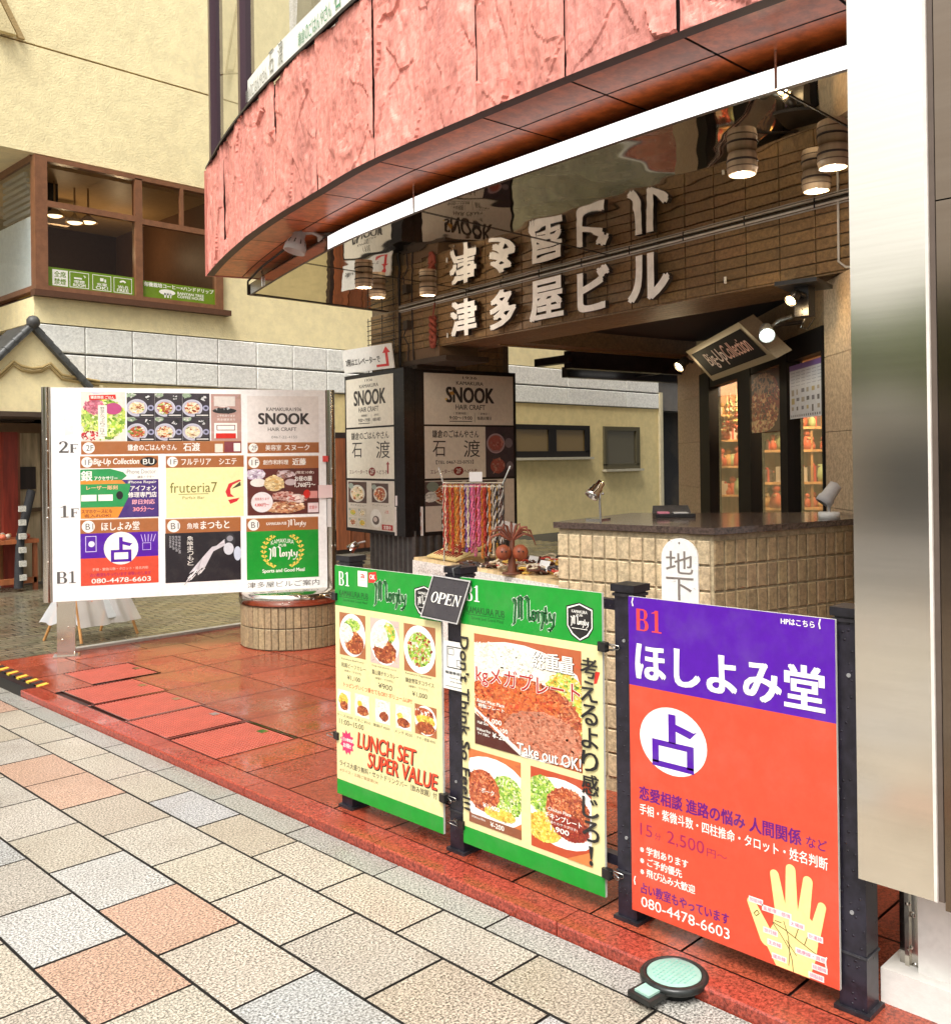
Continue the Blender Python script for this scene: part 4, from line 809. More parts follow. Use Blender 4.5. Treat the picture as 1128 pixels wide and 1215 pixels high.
def cap(p, q, r0, r1, k=1):
    (x0, y0), (x1, y1) = p, q; n = 10; an = math.atan2((y1-y0), (x1-x0)*a.asp); pts = []
    for i in range(n+1): t_ = an-math.pi/2+math.pi*i/n; pts.append((x1+r1*math.cos(t_)/a.asp, y1+r1*math.sin(t_)))
    for i in range(n+1): t_ = an+math.pi/2+math.pi*i/n; pts.append((x0+r0*math.cos(t_)/a.asp, y0+r0*math.sin(t_)))
    a.poly(pts, HC, k)
cap((.756, .85), (.726, .742), .019, .0135, 1); cap((.80, .85), (.798, .714), .0195, .0145, 1.1); cap((.848, .85), (.872, .732), .0185, .0140, 1.2); cap((.895, .88), (.930, .790), .0170, .0120, 1.3); cap((.690, .930), (.618, .842), .024, .0130, 1.4)
a.poly([(.722, .842), (.77, .828), (.82, .822), (.87, .828), (.914, .852), (.912, .90), (.900, .945), (.875, .998), (.728, .998), (.690, .955), (.664, .915), (.70, .905), (.717, .885)], HC, 1.5)
LC = (.10, .05, .02)
for pl in ([(.715, .880), (.75, .905), (.785, .935), (.80, .965), (.805, .998)], [(.715, .878), (.77, .888), (.83, .905), (.905, .925)], [(.765, .865), (.785, .905), (.79, .95), (.785, .985)], [(.725, .872), (.755, .872)], [(.83, .87), (.815, .90)], [(.868, .885), (.855, .91)], [(.775, .915), (.82, .95)], [(.63, .872), (.645, .86), (.655, .868), (.64, .878), (.63, .872)]): a.line(pl, .0022, LC, 3)
for u, v, s_ in ((.607, .826, '知能線'), (.668, .838, '金星環・感情'), (.79, .855, '太陽線'), (.868, .872, '財運線'), (.672, .90, '旅行線'), (.69, .93, '生命線'), (.71, .965, '運命線'), (.815, .925, '健康線・直感'), (.885, .952, '結婚線'), (.87, .978, '頭脳線')):
    w = .022*len(s_); a.rect(u, v, u+w, v+.017, (.80, .66, .62), 3.4); a.text(s_, (u+.005, v+.003, u+w-.005, v+.014), (.45, .06, .2), 4)
a.fin('hand_print')
m = MB()
for y, z in ((1.865, .20), (1.215, .165), (1.86, 1.118), (1.22, 1.118)): m.tube([(2.599, y, z+.014), (2.597, y+.003, z), (2.599, y+.001, z-.014)], .0022, (.8, .78, .72), n=6)
m.build('tie', PLAIN, t)
# ---- open sign, notice, clips
ot = thing('open_sign', (2.585, 2.74, .95), 'small slate grey OPEN sign hung askew between the menu boards', 'sign')
TL, TR, BL = V((2.586, 2.818, 1.135)), V((2.586, 2.604, 1.128)), V((2.572, 2.880, .962)); BRp = TR+BL-TL
a = Art(TL, TR, BL, PRINT, ot); n_ = a.n
m = MB(); m.prism([TL-n_*.008, TR-n_*.008, BRp-n_*.008, BL-n_*.008], n_*.008, (.05, .045, .05)); m.build('slate', PRINT, ot)
a.outline(.0, .0, 1, 1, .035, (.45, .43, .42), 0); a.outline(.03, .03, .97, .97, .02, (.03, .028, .03), 1); serif(a, 'OPEN', (.14, .37, .90, .62), WHT, 1, .10)
for _ in range(40): u, v = random.random(), random.random(); a.ell(.06+.88*u, .06+.88*v, .006, .008, (.015, .012, .015), .5, 6)
a.fin('lettering'); m = MB(); m.tube([(2.60, 2.71, 1.135), (2.592, 2.71, 1.165), (2.64, 2.715, 1.172)], .0035, (.05, .05, .05)); m.build('hook', BLKMET, ot)
nt_ = thing('paper_notice', (2.612, 2.72, .70), 'white paper notice with a framed drawing taped below the OPEN sign', 'notice')
m = MB(); m.abox(2.608, 2.611, 2.664, 2.786, .685, .875, (.68, .67, .63)); m.build('sheet', PAPER, nt_)
a = Art((2.608, 2.786, .875), (2.608, 2.664, .875), (2.608, 2.786, .685), PAPER, nt_)
a.outline(.18, .10, .9, .55, .018, BLK); a.outline(.24, .14, .5, .28, .012, (.1, .1, .1)); a.outline(.62, .36, .84, .5, .012, (.1, .1, .1)); a.text('喫煙専用室', (.1, .62, .95, .68), BLK, 1, .03); a.text('Smoking only', (.3, .74, .9, .78), INK, 1); a.text('area inside', (.32, .81, .88, .85), INK, 1); a.rect(.1, .93, .95, .94, INK, 1); a.fin('lettering')
cl0 = None
for (y, z, s, l_) in ((3.49, .985, 1, 'upper binder clip on the left edge of the lunch menu board'), (3.49, .36, 1, 'lower binder clip on the left edge of the lunch menu board'), (2.778, .25, -1, 'binder clip on the lower right edge of the lunch menu board'), (2.692, .17, 1, 'binder clip at the bottom left edge of the meat menu board'), (1.972, .19, -1, 'binder clip at the bottom right edge of the meat menu board'), (1.978, .955, -1, 'binder clip at the top right edge of the meat menu board')):
    if cl0 is None:
        cl0 = thing('binder_clip', (2.60, y, z), l_, 'clip', 'binder clips holding the menu boards')
        m = MB(); m.prism([(2.588, y-.025, z-.016), (2.588, y-.025, z+.016), (2.595, y+.012, z+.016), (2.595, y+.012, z-.016)], (.022, 0, 0), (.012, .011, .012)); m.build('jaw', BLKMET, cl0)
        m = MB()
        for dx in (-.008, .018): m.tube([(2.595+dx*.3, y+.010, z-.010), (2.595+dx, y+.045, z-.006), (2.595+dx, y+.050, z), (2.595+dx, y+.045, z+.006), (2.595+dx*.3, y+.010, z+.010)], .0022, (.3, .29, .27), n=6)
        m.build('wire_handle', CHROME, cl0)
    else: dup(cl0, (2.60, y, z), 0 if s > 0 else math.pi, l_)

# ================================================================ DIRECTORY BOARD
DP0 = V((3.056, 7.695, 0)); DD = V((math.cos(R(-27)), math.sin(R(-27)), 0)); DN = V((DD.y, -DD.x, 0))
def dp(t, o, z): return DP0+DD*t+DN*o+V((0, 0, z))
dr = thing('directory_sign', dp(0, -.1, TK), 'white floor directory board of the building on steel posts', 'directory board')
def dbox(m, t0, t1, o0, o1, z0, z1, col): m.box(dp(t0, o0, z0), DD*(t1-t0), DN*(o1-o0), (0, 0, z1-z0), col)
m = MB(); dbox(m, -.055, 2.122, -.07, 0, .497, 2.197, (.80, .79, .77)); m.build('panel', PRINT, dr)
STL = (.55, .50, .43)
for t0, t1 in ((-.128, -.057), (2.124, 2.208)): m = MB(); rows = [[dp((t0+t1)/2+(t1-t0)/2*math.cos(x), -.035+.05*math.sin(x), z) for x in [2*math.pi*i/16 for i in range(16)]] for z in (.495, 2.20)]; m.grid(rows, STL, 0, True, True); m.face(rows[1], STL); m.face(rows[0][::-1], STL); m.build('side_post', STEEL, dr)
for t0 in (-.035, 1.95): m = MB(); dbox(m, t0, t0+.135, -.16, -.075, TK, .75, STL); dbox(m, t0-.03, t0+.165, -.19, -.045, TK, TK+.012, STL); m.build('leg', STEEL, dr)
a = Art(dp(-.055, 0, 2.195), dp(2.122, 0, 2.195), dp(-.055, 0, .5), PRINT, dr); BRN = (.33, .115, .035); GRY = (.09, .085, .08)
for s_, u, v in (('2F', .026, .250), ('1F', .026, .553), ('B1', .015, .862)): serif(a, s_[0], (u, v, u+.034, v+.055), GRY); serif(a, s_[1], (u+.038, v+(.014 if s_ != 'B1' else 0), u+.066, v+.055), GRY)
for v in (.56,): a.rect(.0, v, .1, v+.0012, (.5, .5, .48)); 
a.poly([(.01, .13), (.05, .13), (.05, .17), (.075, .17), (.075, .22), (.045, .22), (.045, .15), (.01, .15)], (.72, .70, .66))
def bar(u0, v0, u1, v1, fl):
    a.rect(u0, v0, u1, v1, BRN); h = v1-v0; cu = u0+h*.62/a.asp; a.ell(cu-.004, (v0+v1)/2, h*.43/a.asp, h*.43, WHT, 1); a.text(fl, (cu-h*.26/a.asp, v0+h*.28, cu+h*.26/a.asp, v0+h*.72), GRY, 2)
    a.rect(u0, v0, u1, v0+.004, (.5, .26, .12), .5)
bar(.101, .252, .674, .314, '2F'); a.text('鎌倉のごはんやさん', (.262, .268, .435, .298), WHT, 1, .02); a.text('石渡', (.46, .262, .52, .302), WHT, 1, .03); a.rect(.575, .268, .605, .310, (.7, .62, .5), 1); a.rect(.61, .256, .672, .31, (.2, .04, .05), 1); a.rect(.645, .265, .67, .305, WHT, 2)
bar(.697, .263, .972, .316, '2F'); a.text('美容室', (.765, .275, .825, .303), WHT, 1, .015); a.text('スヌーク', (.838, .275, .935, .303), WHT, 1, .03)
a.rect(.697, .031, .972, .262, (.74, .70, .66)); a.text('KAMAKURA1936', (.770, .088, .905, .106), GRY, 1, .02); a.text('SNOOK', (.740, .117, .935, .172), (.035, .03, .03), 1, .06); a.text('HAIR CRAFT', (.775, .188, .885, .206), GRY, 1, .02); a.text('0467-22-4155', (.788, .230, .888, .243), (.25, .24, .23), 1)
bar(.097, .322, .369, .380, '1F'); a.text('Big-Up Collection', (.142, .334, .300, .370), WHT, 1, .02, shear=.02); a.ell(.335, .351, .030, .022, BLK, 1); a.text('BU', (.315, .338, .355, .364), WHT, 2, .01)
a.rect(.097, .38, .369, .617, (.055, .025, .16)); a.rect(.097, .38, .369, .436, WHT, .5); a.poly([(.097, .437), (.24, .437), (.265, .47), (.262, .52), (.225, .617), (.097, .617)], (.62, .24, .03), 1); a.poly([(.097, .385), (.2, .383), (.245, .40), (.258, .418), (.24, .436), (.097, .437)], (.02, .26, .07), 1.5); a.poly([(.097, .455), (.27, .455), (.262, .52), (.245, .565), (.097, .565)], (.02, .26, .07), 1.5)
a.text('銀', (.100, .392, .138, .440), WHT, 2.5, .03); a.text('アクセサリー', (.145, .418, .225, .438), WHT, 2.5, .03); a.text('iPhone Doctor', (.255, .388, .360, .408), (.2, .2, .2), 2); a.text('鎌倉ドクター', (.295, .418, .355, .43), GRY, 2); a.text('iPhone Repair', (.262, .442, .362, .458), WHT, 2, .02); a.text('アイフォン', (.270, .466, .360, .490), WHT, 2, .03); a.text('修理専門店', (.262, .496, .362, .522), WHT, 2, .03); a.text('即日対応', (.275, .532, .355, .555), (.85, .4, .45), 2, .03); a.text('30分〜', (.278, .566, .352, .590), (.85, .3, .35), 2, .03)
a.text('レーザー彫刻', (.118, .462, .225, .482), (.8, .45, .25), 2.5, .03); a.rect(.1, .505, .152, .535, WHT, 2.5); a.rect(.158, .505, .208, .535, WHT, 2.5); a.ell(.232, .51, .012, .02, BLK, 2.5); a.text('スマホケースにも', (.1, .575, .205, .592), (.25, .03, .02), 2, .03); a.text('名入れOK!', (.11, .597, .2, .612), (.25, .03, .02), 2, .03)
bar(.396, .325, .682, .383, '1F'); a.text('フルテリア', (.452, .340, .560, .370), WHT, 1, .02); a.text('シエテ', (.590, .340, .655, .370), WHT, 1, .02)
a.rect(.396, .383, .680, .625, (.80, .74, .36)); a.text('fruteria7', (.410, .455, .582, .505), (.16, .15, .03), 1); a.line([(.44, .512), (.55, .512)], .003, (.16, .15, .03), 1); a.text('Parfait Bar', (.455, .522, .535, .537), (.2, .18, .06), 1)
a.poly([(.612, .505), (.625, .465), (.665, .445), (.672, .45), (.64, .47), (.63, .49), (.632, .515), (.645, .53), (.62, .53)], (.55, .02, .03), 1); a.poly([(.636, .49), (.668, .455), (.67, .475), (.65, .485)], (.05, .05, .02), 1.5); a.poly([(.622, .545), (.665, .535), (.655, .552), (.63, .565)], (.55, .02, .03), 1)
bar(.694, .331, .970, .394, '1F'); a.text('創作和料理', (.755, .350, .852, .374), WHT, 1, .015); a.text('近藤', (.868, .344, .920, .378), WHT, 1, .03)
bar(.095, .622, .367, .688, 'B1'); a.text('ほしよみ堂', (.168, .636, .300, .676), WHT, 1, .02)
a.rect(.095, .688, .366, .805, PUR); a.rect(.095, .805, .366, .934, ORG); a.ell(.235, .762, .060, .078, WHT, 1); ura(a, .235, .768, .058, .078, PUR, 2); a.outline(.112, .70, .150, .775, .003, (.6, .55, .75), 1); a.ell(.133, .738, .011, .014, (.7, .65, .8), 1.4)
for k in range(5): a.line([(.312+.009*k, .735), (.305+.013*k, .70)], .003, (.6, .5, .8), 1)
a.outline(.31, .74, .34, .775, .002, (.6, .5, .8), 1)
a.text('手相・紫微斗数・タロット・姓名判断', (.135, .852, .330, .866), (.85, .5, .4), 1); a.text('占い教室もやっています 出張いたします', (.128, .876, .338, .893), (.35, .01, .1), 1, .02); a.text('080-4478-6603', (.132, .902, .338, .924), WHT, 1, .02)
bar(.392, .630, .668, .700, 'B1'); a.text('魚喰', (.47, .652, .512, .682), WHT, 1, .01); a.text('まつもと', (.52, .646, .625, .684), WHT, 1, .03)
a.rect(.390, .700, .667, .940, (.012, .010, .014)); a.vtext('魚喰まつもと', .470, .715, .492, .86, WHT, 1, .0)
for k in range(4): a.vtext('旬の地魚と酒', .405+.011*k, .712, .413+.011*k, .77+.01*k, (.5, .5, .52), 1)
for k in range(7): a.poly([(.475+.006*k, .90-.004*k), (.50+.004*k, .86-.006*k), (.56, .785-.002*k), (.61, .735+.004*k), (.612, .742+.004*k), (.565, .795), (.51+.004*k, .872)], rv((.55, .53, .56), .5), 1+.1*k)
for k in range(24): x = .468+.07*random.random(); y = .925-(x-.468)*.9+random.uniform(-.012, .012); a.line([(x, y), (x-.012, y+.018)], .004, rv((.6, .58, .58), .3), 2+.02*k)
a.ell(.627, .745, .020, .036, (.03, .03, .035), 2.6); a.ell(.622, .785, .019, .03, (.55, .56, .6), 2.8); a.ell(.655, .81, .014, .035, (.5, .55, .65), 2.8); a.ell(.627, .735, .012, .014, (.25, .25, .28), 3)
bar(.689, .640, .966, .705, 'B1'); a.text('KAMAKURA PUB', (.765, .662, .842, .676), WHT, 1, .02); monty(a, (.845, .650, .918, .692), WHT, None, 1)
a.rect(.689, .705, .966, .945, PG); a.text('KAMAKURA', (.782, .745, .870, .766), WHT, 1, .03, arc=.5); a.text('PUB', (.812, .772, .84, .785), WHT, 1, .03); monty(a, (.770, .785, .885, .855), WHT, None, 1); a.text('Sports and Good Meal', (.748, .895, .910, .918), WHT, 1, .03)
for s_ in (-1, 1):
    for k in range(9): th = -1.15+.29*k; x = .826+s_*.072*math.cos(th*.9); y = .818+.080*math.sin(th); a.poly([(x, y), (x+s_*.014, y-.014), (x+s_*.004, y-.020)], (.72, .52, .08), 1); a.poly([(x, y), (x-s_*.012, y-.012), (x-s_*.002, y-.018)], (.72, .52, .08), 1)
a.text('津多屋ビルご案内', (.690, .957, .968, .987), GRY, 1, -.002); a.fin('lettering')
food(a, .102, .018, .255, .252, (.70, .62, .55), None, WHT, [(.5, .55, .5, .42, SALAD+[(.5, .65, .08), (.6, .7, .2)]), (.3, .3, .22, .14, [(.45, .10, .15), (.55, .2, .25)]), (.72, .34, .2, .12, [(.42, .06, .18)]), (.25, .88, .28, .08, [(.4, .02, .03), (.7, .6, .5)])], 700, seed=61, blob=.06, extra=lambda a, u0, v0, w, h, k: (a.poly([(u0+w*.18, v0+h*.07), (u0+w*.78, v0+h*.05), (u0+w*.79, v0+h*.14), (u0+w*.19, v0+h*.17)], RED, k), a.text('鎌倉野菜 ごはん', (u0+w*.22, v0+h*.08, u0+w*.75, v0+h*.14), WHT, k+1, .02), a.rect(u0+w*.38, v0+h*.27, u0+w*.58, v0+h*.9, (.75, .72, .62), k), a.vtext('野菜たっぷりごはん', u0+w*.43, v0+h*.3, u0+w*.53, v0+h*.88, GRY, k+1)))
for i in range(3):
    for j in range(2):
        u0 = .26+.0993*i; v0 = .021+.1165*j
        food(a, u0, v0, u0+.0985, v0+.1155, (.035, .028, .035), (.42, .40, .47), (.50, .50, .58), [(.36, .62, .28, .24, [SOUP, MEAT+SALAD, SOUP+MEAT][(i+j) % 3]+[(.55, .5, .45)]), (.86, .62, .12, .12, [(.30, .30, .42)]), (.86, .62, .06, .06, [(.03, .03, .05)]), (.15, .08, .16, .10, [(.25, .33, .22), (.5, .5, .45)]), (.74, .2, .12, .1, [(.02, .02, .02), (.6, .6, .6)])], 200, seed=70+i*2+j, cx=.36, cy=.62, rx=.38, ry=.36, blob=.07, extra=lambda a, u0, v0, w, h, k: (a.rect(u0+w*.45, v0+h*.86, u0+w*.99, v0+h*.99, BLK, k), a.rect(u0+w*.5, v0+h*.90, u0+w*.95, v0+h*.95, (.6, .58, .55), k+.5)))
food(a, .562, .023, .674, .253, (.42, .26, .22), None, WHT, [(.4, .18, .3, .1, [(.7, .65, .6), (.5, .5, .55)]), (.45, .36, .4, .06, [(.02, .02, .02), (.5, .5, .5)])], 200, seed=80, extra=lambda a, u0, v0, w, h, k: (a.rect(u0+w*.1, v0+h*.05, u0+w*.8, v0+h*.26, (.6, .55, .5), k), a.rect(u0+w*.1, v0+h*.62, u0+w*.86, v0+h*.95, WHT, k), a.rect(u0+w*.15, v0+h*.84, u0+w*.82, v0+h*.95, RED, k+.5), a.text('ご予約承ります', (u0+w*.2, v0+h*.44, u0+w*.8, v0+h*.49), WHT, k+1), a.text('完全個室あり', (u0+w*.2, v0+h*.52, u0+w*.8, v0+h*.57), WHT, k+1), a.outline(u0+w*.18, v0+h*.66, u0+w*.8, v0+h*.78, .004, (.2, .1, .1), k+.5)))
food(a, .694, .394, .970, .625, (.10, .02, .015), None, WHT, [(.12, .12, .13, .12, [(.6, .55, .6), (.4, .3, .4)]), (.15, .3, .11, .09, [(.72, .68, .62)]), (.37, .32, .14, .17, [(.6, .45, .22), (.7, .55, .3), (.5, .3, .1)]), (.53, .12, .12, .08, [(.5, .4, .4), (.3, .15, .12)]), (.6, .3, .08, .07, [(.5, .4, .4)]), (.5, .6, .16, .1, [(.5, .3, .25), (.3, .06, .04)]), (.68, .66, .14, .10, [(.62, .5, .45), (.4, .1, .08)]), (.5, .84, .3, .12, [(.5, .25, .12), (.3, .08, .04), (.65, .5, .35)])], 900, seed=90, blob=.035, extra=lambda a, u0, v0, w, h, k: (a.ell(u0+w*.2, v0+h*.72, w*.15, h*.22, (.72, .66, .66), k), a.text('個室あります', (u0+w*.1, v0+h*.62, u0+w*.3, v0+h*.68), RED, k+1), a.text('4,800円〜', (u0+w*.1, v0+h*.74, u0+w*.3, v0+h*.82), RED, k+1, .02), a.text('(限定10食)', (u0+w*.67, v0+h*.06, u0+w*.93, v0+h*.13), (.8, .7, .6), k, .01), a.text('お昼の膳', (u0+w*.66, v0+h*.17, u0+w*.90, v0+h*.28), WHT, k, .03), a.text('1,760円〜', (u0+w*.66, v0+h*.31, u0+w*.95, v0+h*.42), WHT, k, .03), a.ell(u0+w*.83, v0+h*.56, w*.05, h*.09, RED, k), a.rect(u0+w*.86, v0+h*.5, u0+w*.98, v0+h*.66, (.6, .25, .22), k), a.rect(u0+w*.84, v0+h*.76, u0+w*.99, v0+h*.97, (.75, .6, .6), k), a.text('営業中', (u0+w*.86, v0+h*.82, u0+w*.97, v0+h*.9), RED, k+1)))
m = MB(); dbox(m, 2.05, 2.17, .012, .016, 1.27, 1.38, (.72, .55, .53)); dbox(m, 2.125, 2.155, .02, .04, 1.02, 1.26, (.6, .58, .55)); dbox(m, 2.09, 2.135, .012, .02, 1.58, 1.63, (.6, .06, .05)); m.build('price_tag', PAPER, dr)

# drum of tiles with a steel rim
dc = V((4.72, 6.93, TK)); RD = .435
dm = thing('tiled_drum', dc, 'round beige tiled drum with a steel rim at the right foot of the directory', 'planter')
m = MB(); m.lathe(dc, [(RD-.016, 0), (RD-.016, .37)], (.16, .13, .09), n=48); NT = 44
for r in range(2):
    for k in range(NT):
        th0 = 2*math.pi*k/NT; th1 = 2*math.pi*(k+.90)/NT; z0 = TK+.006+.176*r; p = dc+V((math.cos(th0)*RD, math.sin(th0)*RD, 0)); q = dc+V((math.cos(th1)*RD, math.sin(th1)*RD, 0)); p.z = q.z = z0
        ou = V((math.cos((th0+th1)/2), math.sin((th0+th1)/2), 0)); m.bbox(p, q-p, -ou*.016, (0, 0, .168), jit((.30, .225, .125), .12), 0, .004)
m.build('tiled_body', TILE, dm)
m = MB(); m.lathe(dc, [(RD-.02, .36), (RD+.012, .362), (RD+.012, .448), (RD, .456), (0, .46)], (.60, .55, .49), n=48); m.build('steel_rim', STEEL, dm)
# A-frame menu stand in clear vinyl
af = thing('vinyl_menu_stand', (3.75, 8.45, 0), 'wooden A-frame menu stand wrapped in clear vinyl behind the directory', 'menu stand')
A0, A1 = V((3.50, 8.36, .0)), V((4.06, 8.46, 0)); bk = V((-.16, .42, 0)); top = V((-.06, .20, .62))
for p in (A0, A1):
    for q in (V(), bk): m = MB(); m.tube([p+q+V((0, 0, .012)), p+top+(A1-A0)*(.12 if p == A0 else -.12)], .014, (.42, .20, .06), n=6); m.build('leg', WOOD, af)
m = MB(); sh_ = []
for k in range(19):
    u_ = k/18; sh_.append([A0.lerp(A1, u_*1.06-.03)+V((.012*math.sin(k*1.1), -.03+.012*math.cos(k*1.3), .15+.004*math.sin(k*.8))), A0.lerp(A1, .12+.76*u_)+top+V((0, -.02, 0))])
m.grid(sh_, (.72, .68, .66)); sh_ = []
for k in range(13):
    u_ = k/12; e = A0+(bk*u_)*1.05; sh_.append([e+V((-.03+.012*math.sin(k*2.1), 0, .17+.015*math.sin(k*1.3))), A0+top+(A1-A0)*.12+V((-.02, 0, 0))])
m.grid(sh_, (.75, .76, .80)); m.build('vinyl_cover', VINYL, af)
m = MB(); m.prism([A0.lerp(A1, .2)+V((0, .02, .2))+top*.25, A0.lerp(A1, .85)+V((0, .02, .2))+top*.25, A0.lerp(A1, .8)+top*.95+V((0, .02, 0)), A0.lerp(A1, .22)+top*.95+V((0, .02, 0))], (0, .015, 0), (.45, .20, .14)); m.prism([A0.lerp(A1, .45)+V((0, -.01, .2)), A0.lerp(A1, .7)+V((0, -.01, .2)), A0.lerp(A1, .66)+top+V((0, -.01, 0)), A0.lerp(A1, .45)+top+V((0, -.01, 0))], (0, .008, 0), (.5, .52, .52)); m.build('menu_panel', PRINT, af)

# ================================================================ SIGNS ON THE COLUMN AND BEAM
sb = thing('column_sign_box', bp(4.6, -.1, .9), 'black framed sign box wrapped round the tiled column, three panels a side', 'sign box')
m = MB(); pbox(m, 4.17, 5.28, -.115, .0, .90, 2.41, (.012, .010, .011)); pbox(m, 4.165, 4.22, .0, 1.14, .90, 2.41, (.012, .010, .011)); m.build('frame', BLKMET, sb)
CRM = (.74, .69, .58); DK = (.03, .026, .025)
for side in (0, 1):
    P = (lambda u, z: bp(5.245-.90*u, -.117, z)) if side == 0 else (lambda u, z: bp(4.163, .09+1.015*u, z))
    off = 1.0 if side == 0 else 1.0
    for i, (z0, z1) in enumerate(((1.905, 2.372), (1.415, 1.888), (.935, 1.395))):
        a = Art(P(0, z1), P(1, z1), P(0, z0), PRINT, sb, .002); a.rect(0, 0, 1, 1, CRM if i < 2 else (.62, .56, .48))
        if i == 0:
            a.text('1936', (.42, .04, .58, .09), DK, 1, .02); a.text('KAMAKURA', (.35 if side else .3, .14, .65 if side else .7, .21), DK, 1, .03); a.text('SNOOK', (.24 if side else .18, .26, .77 if side else .84, .56), DK, 1, .055); a.text('HAIR CRAFT', (.34 if side else .28, .60, .67 if side else .70, .70), DK, 1, .025)
            a.text('｜営業時間｜', (.32, .75, .47, .80), DK, 1, .02); a.text('9:00～19:00', (.27, .83, .52, .90), DK, 1, .03); a.text('｜定休日｜', (.60, .75, .71, .80), DK, 1, .02); a.text('毎週火曜日', (.58, .83, .74, .90), DK, 1, .02); a.rect(.27, .925, .52, .94, DK, 1); a.rect(.55, .76, .553, .95, DK, 1)
            if side: a.ell(.235, .50, .012, .02, (.8, .55, .1), 2); a.poly([(.27, .36), (.31, .34), (.33, .40), (.29, .42)], (.5, .25, .05), 2)
        elif i == 1:
            w = .66 if side else 1.0
            a.text('鎌倉のごはんやさん', (.08*w+.03, .07, .90*w, .22), DK, 1, .02); a.text('石', (.10*w+.02, .28, .34*w, .58), DK, 1, .0); a.text('渡', (.64*w, .26, .92*w, .60), DK, 1, .0)
            if side: a.text('【TEL 0467-22-0753】', (.12, .65, .53, .73), DK, 1, .02)
            a.text('エレベーターで', (.06, .83, .44*w+.02, .91), (.16, .05, .04), 1, .02); a.ell(.55*w, .865, .055 if side else .07, .085, (.22, .02, .02), 1); a.text('2F', (.51*w, .82, .59*w, .91), CRM, 2, .02); a.text('へどうぞ', (.64*w, .83, .86*w, .91), (.16, .05, .04), 1, .02)
            if not side: a.poly([(.86, .90), (.86, .72), (.84, .72), (.875, .66), (.91, .72), (.89, .72), (.89, .90)], (.3, .05, .05), 1)
            if side:
                a.fin('sign_panel'); food(a, .67, .0, 1, 1, (.05, .035, .045), (.30, .18, .18), (.42, .30, .32), [(.36, .32, .26, .15, [(.35, .10, .08), (.45, .2, .16)]), (.42, .78, .26, .15, [(.32, .08, .06), (.4, .2, .15)]), (.82, .32, .14, .10, [(.2, .16, .18)]), (.85, .78, .12, .09, [(.2, .16, .18)])], 200, seed=100, cx=.36, cy=.33, rx=.32, ry=.2, parent=sb); continue
        else:
            if side == 0:
                a.text('ランチメニュー', (.07, .50, .42, .54), DK, 1); a.text('ディナーメニュー', (.55, .47, .9, .51), DK, 1); a.ell(.62, .76, .12, .19, (.72, .68, .62), 1); a.ell(.62, .80, .07, .09, (.12, .09, .08), 2); a.ell(.61, .785, .04, .05, (.6, .5, .45), 2.5); a.rect(.74, .87, .96, .98, (.40, .02, .02), 1); a.text('営業中', (.78, .89, .92, .965), WHT, 2, .03); a.text('人気', (.80, .58, .88, .65), RED, 1); a.fin('sign_panel')
                for j, (u0, v0, u1, v1) in enumerate(((.03, .03, .43, .47), (.54, .05, .88, .44), (.03, .58, .22, .75), (.24, .58, .42, .75), (.03, .78, .22, .96), (.24, .78, .42, .96))):
                    food(a, u0, v0, u1, v1, (.10, .06, .05) if j < 2 else (.55, .48, .38), (.6, .55, .45), (.66, .62, .55), [(.5, .55, .32, .32, [SOUP, MEAT+SOUP, FRIES+SALAD][j % 3]), (.15, .2, .14, .14, [(.3, .35, .3)])], 160, seed=110+j, rx=.4, ry=.4, cy=.55, blob=.07, parent=sb)
                continue
            a.fin('sign_panel')
            for j, (u0, v0, u1, v1) in enumerate(((.0, .02, .40, .50), (.45, .02, .8, .48), (.17, .56, .40, .74), (.17, .78, .40, .97), (.45, .55, .8, .95))):
                food(a, u0, v0, u1, v1, (.09, .06, .06), (.5, .42, .28), (.58, .5, .36), [(.55, .55, .3, .36, MEAT+RICE), (.15, .62, .16, .22, [(.6, .6, .55), (.7, .7, .66)]), (.2, .2, .16, .2, [(.2, .25, .2)])], 200, seed=120+j, cx=.55, cy=.55, rx=.35, ry=.42, blob=.06, parent=sb)
            continue
        a.fin('sign_panel')
nf = thing('food_flyer', bp(4.15, -.12, .92), 'white food flyer with four dishes stuck on the sign box corner', 'flyer')
m = MB(); cpos = [bp(4.330, -.121, 1.165), bp(4.158, -.03, 1.165), bp(4.158, .10, 1.165)]
a = Art(bp(4.335, -.126, 1.165), bp(4.15, .06, 1.165), bp(4.335, -.126, .905), PAPER, nf, .003); a.rect(0, 0, 1, 1, (.62, .57, .52)); a.text('ご予約承ります', (.06, .06, .5, .14), DK, 1)
for k in range(4): a.rect(.06, .2+.07*k, .48, .225+.07*k, (.35, .25, .22), 1)
a.fin('sheet')
for j, (u0, v0) in enumerate(((.04, .54), (.54, .06), (.54, .54))): food(a, u0, v0, u0+.42, v0+.4, (.5, .42, .36), (.36, .12, .08), (.5, .46, .42), [(.5, .5, .34, .34, MEAT)], 120, seed=130+j, blob=.08, parent=nf)
a = Art(bp(4.32, -.128, 1.265), bp(4.2, -.01, 1.265), bp(4.32, -.128, 1.175), PAPER, nf); a.rect(0, 0, 1, 1, (.66, .6, .58)); a.poly([(.2, .5), (.5, .12), (.8, .5), (.5, .42)], (.4, .05, .05), 1); a.rect(.15, .65, .85, .75, DK, 1); a.fin('sticker')
ev = thing('elevator_sign', bp(4.8, -.12, 2.42), 'white placard with red arrow pointing up above the column sign box', 'sign')
TL, TR, BL = bp(5.314, -.125, 2.668), bp(4.37, -.125, 2.648), bp(5.275, -.118, 2.440); a = Art(TL, TR, BL, PRINT, ev); n_ = a.n
m = MB(); m.prism([TL-n_*.012, TR-n_*.012, TR+BL-TL-n_*.012, BL-n_*.012], n_*.012, (.76, .74, .70)); m.build('panel', PRINT, ev)
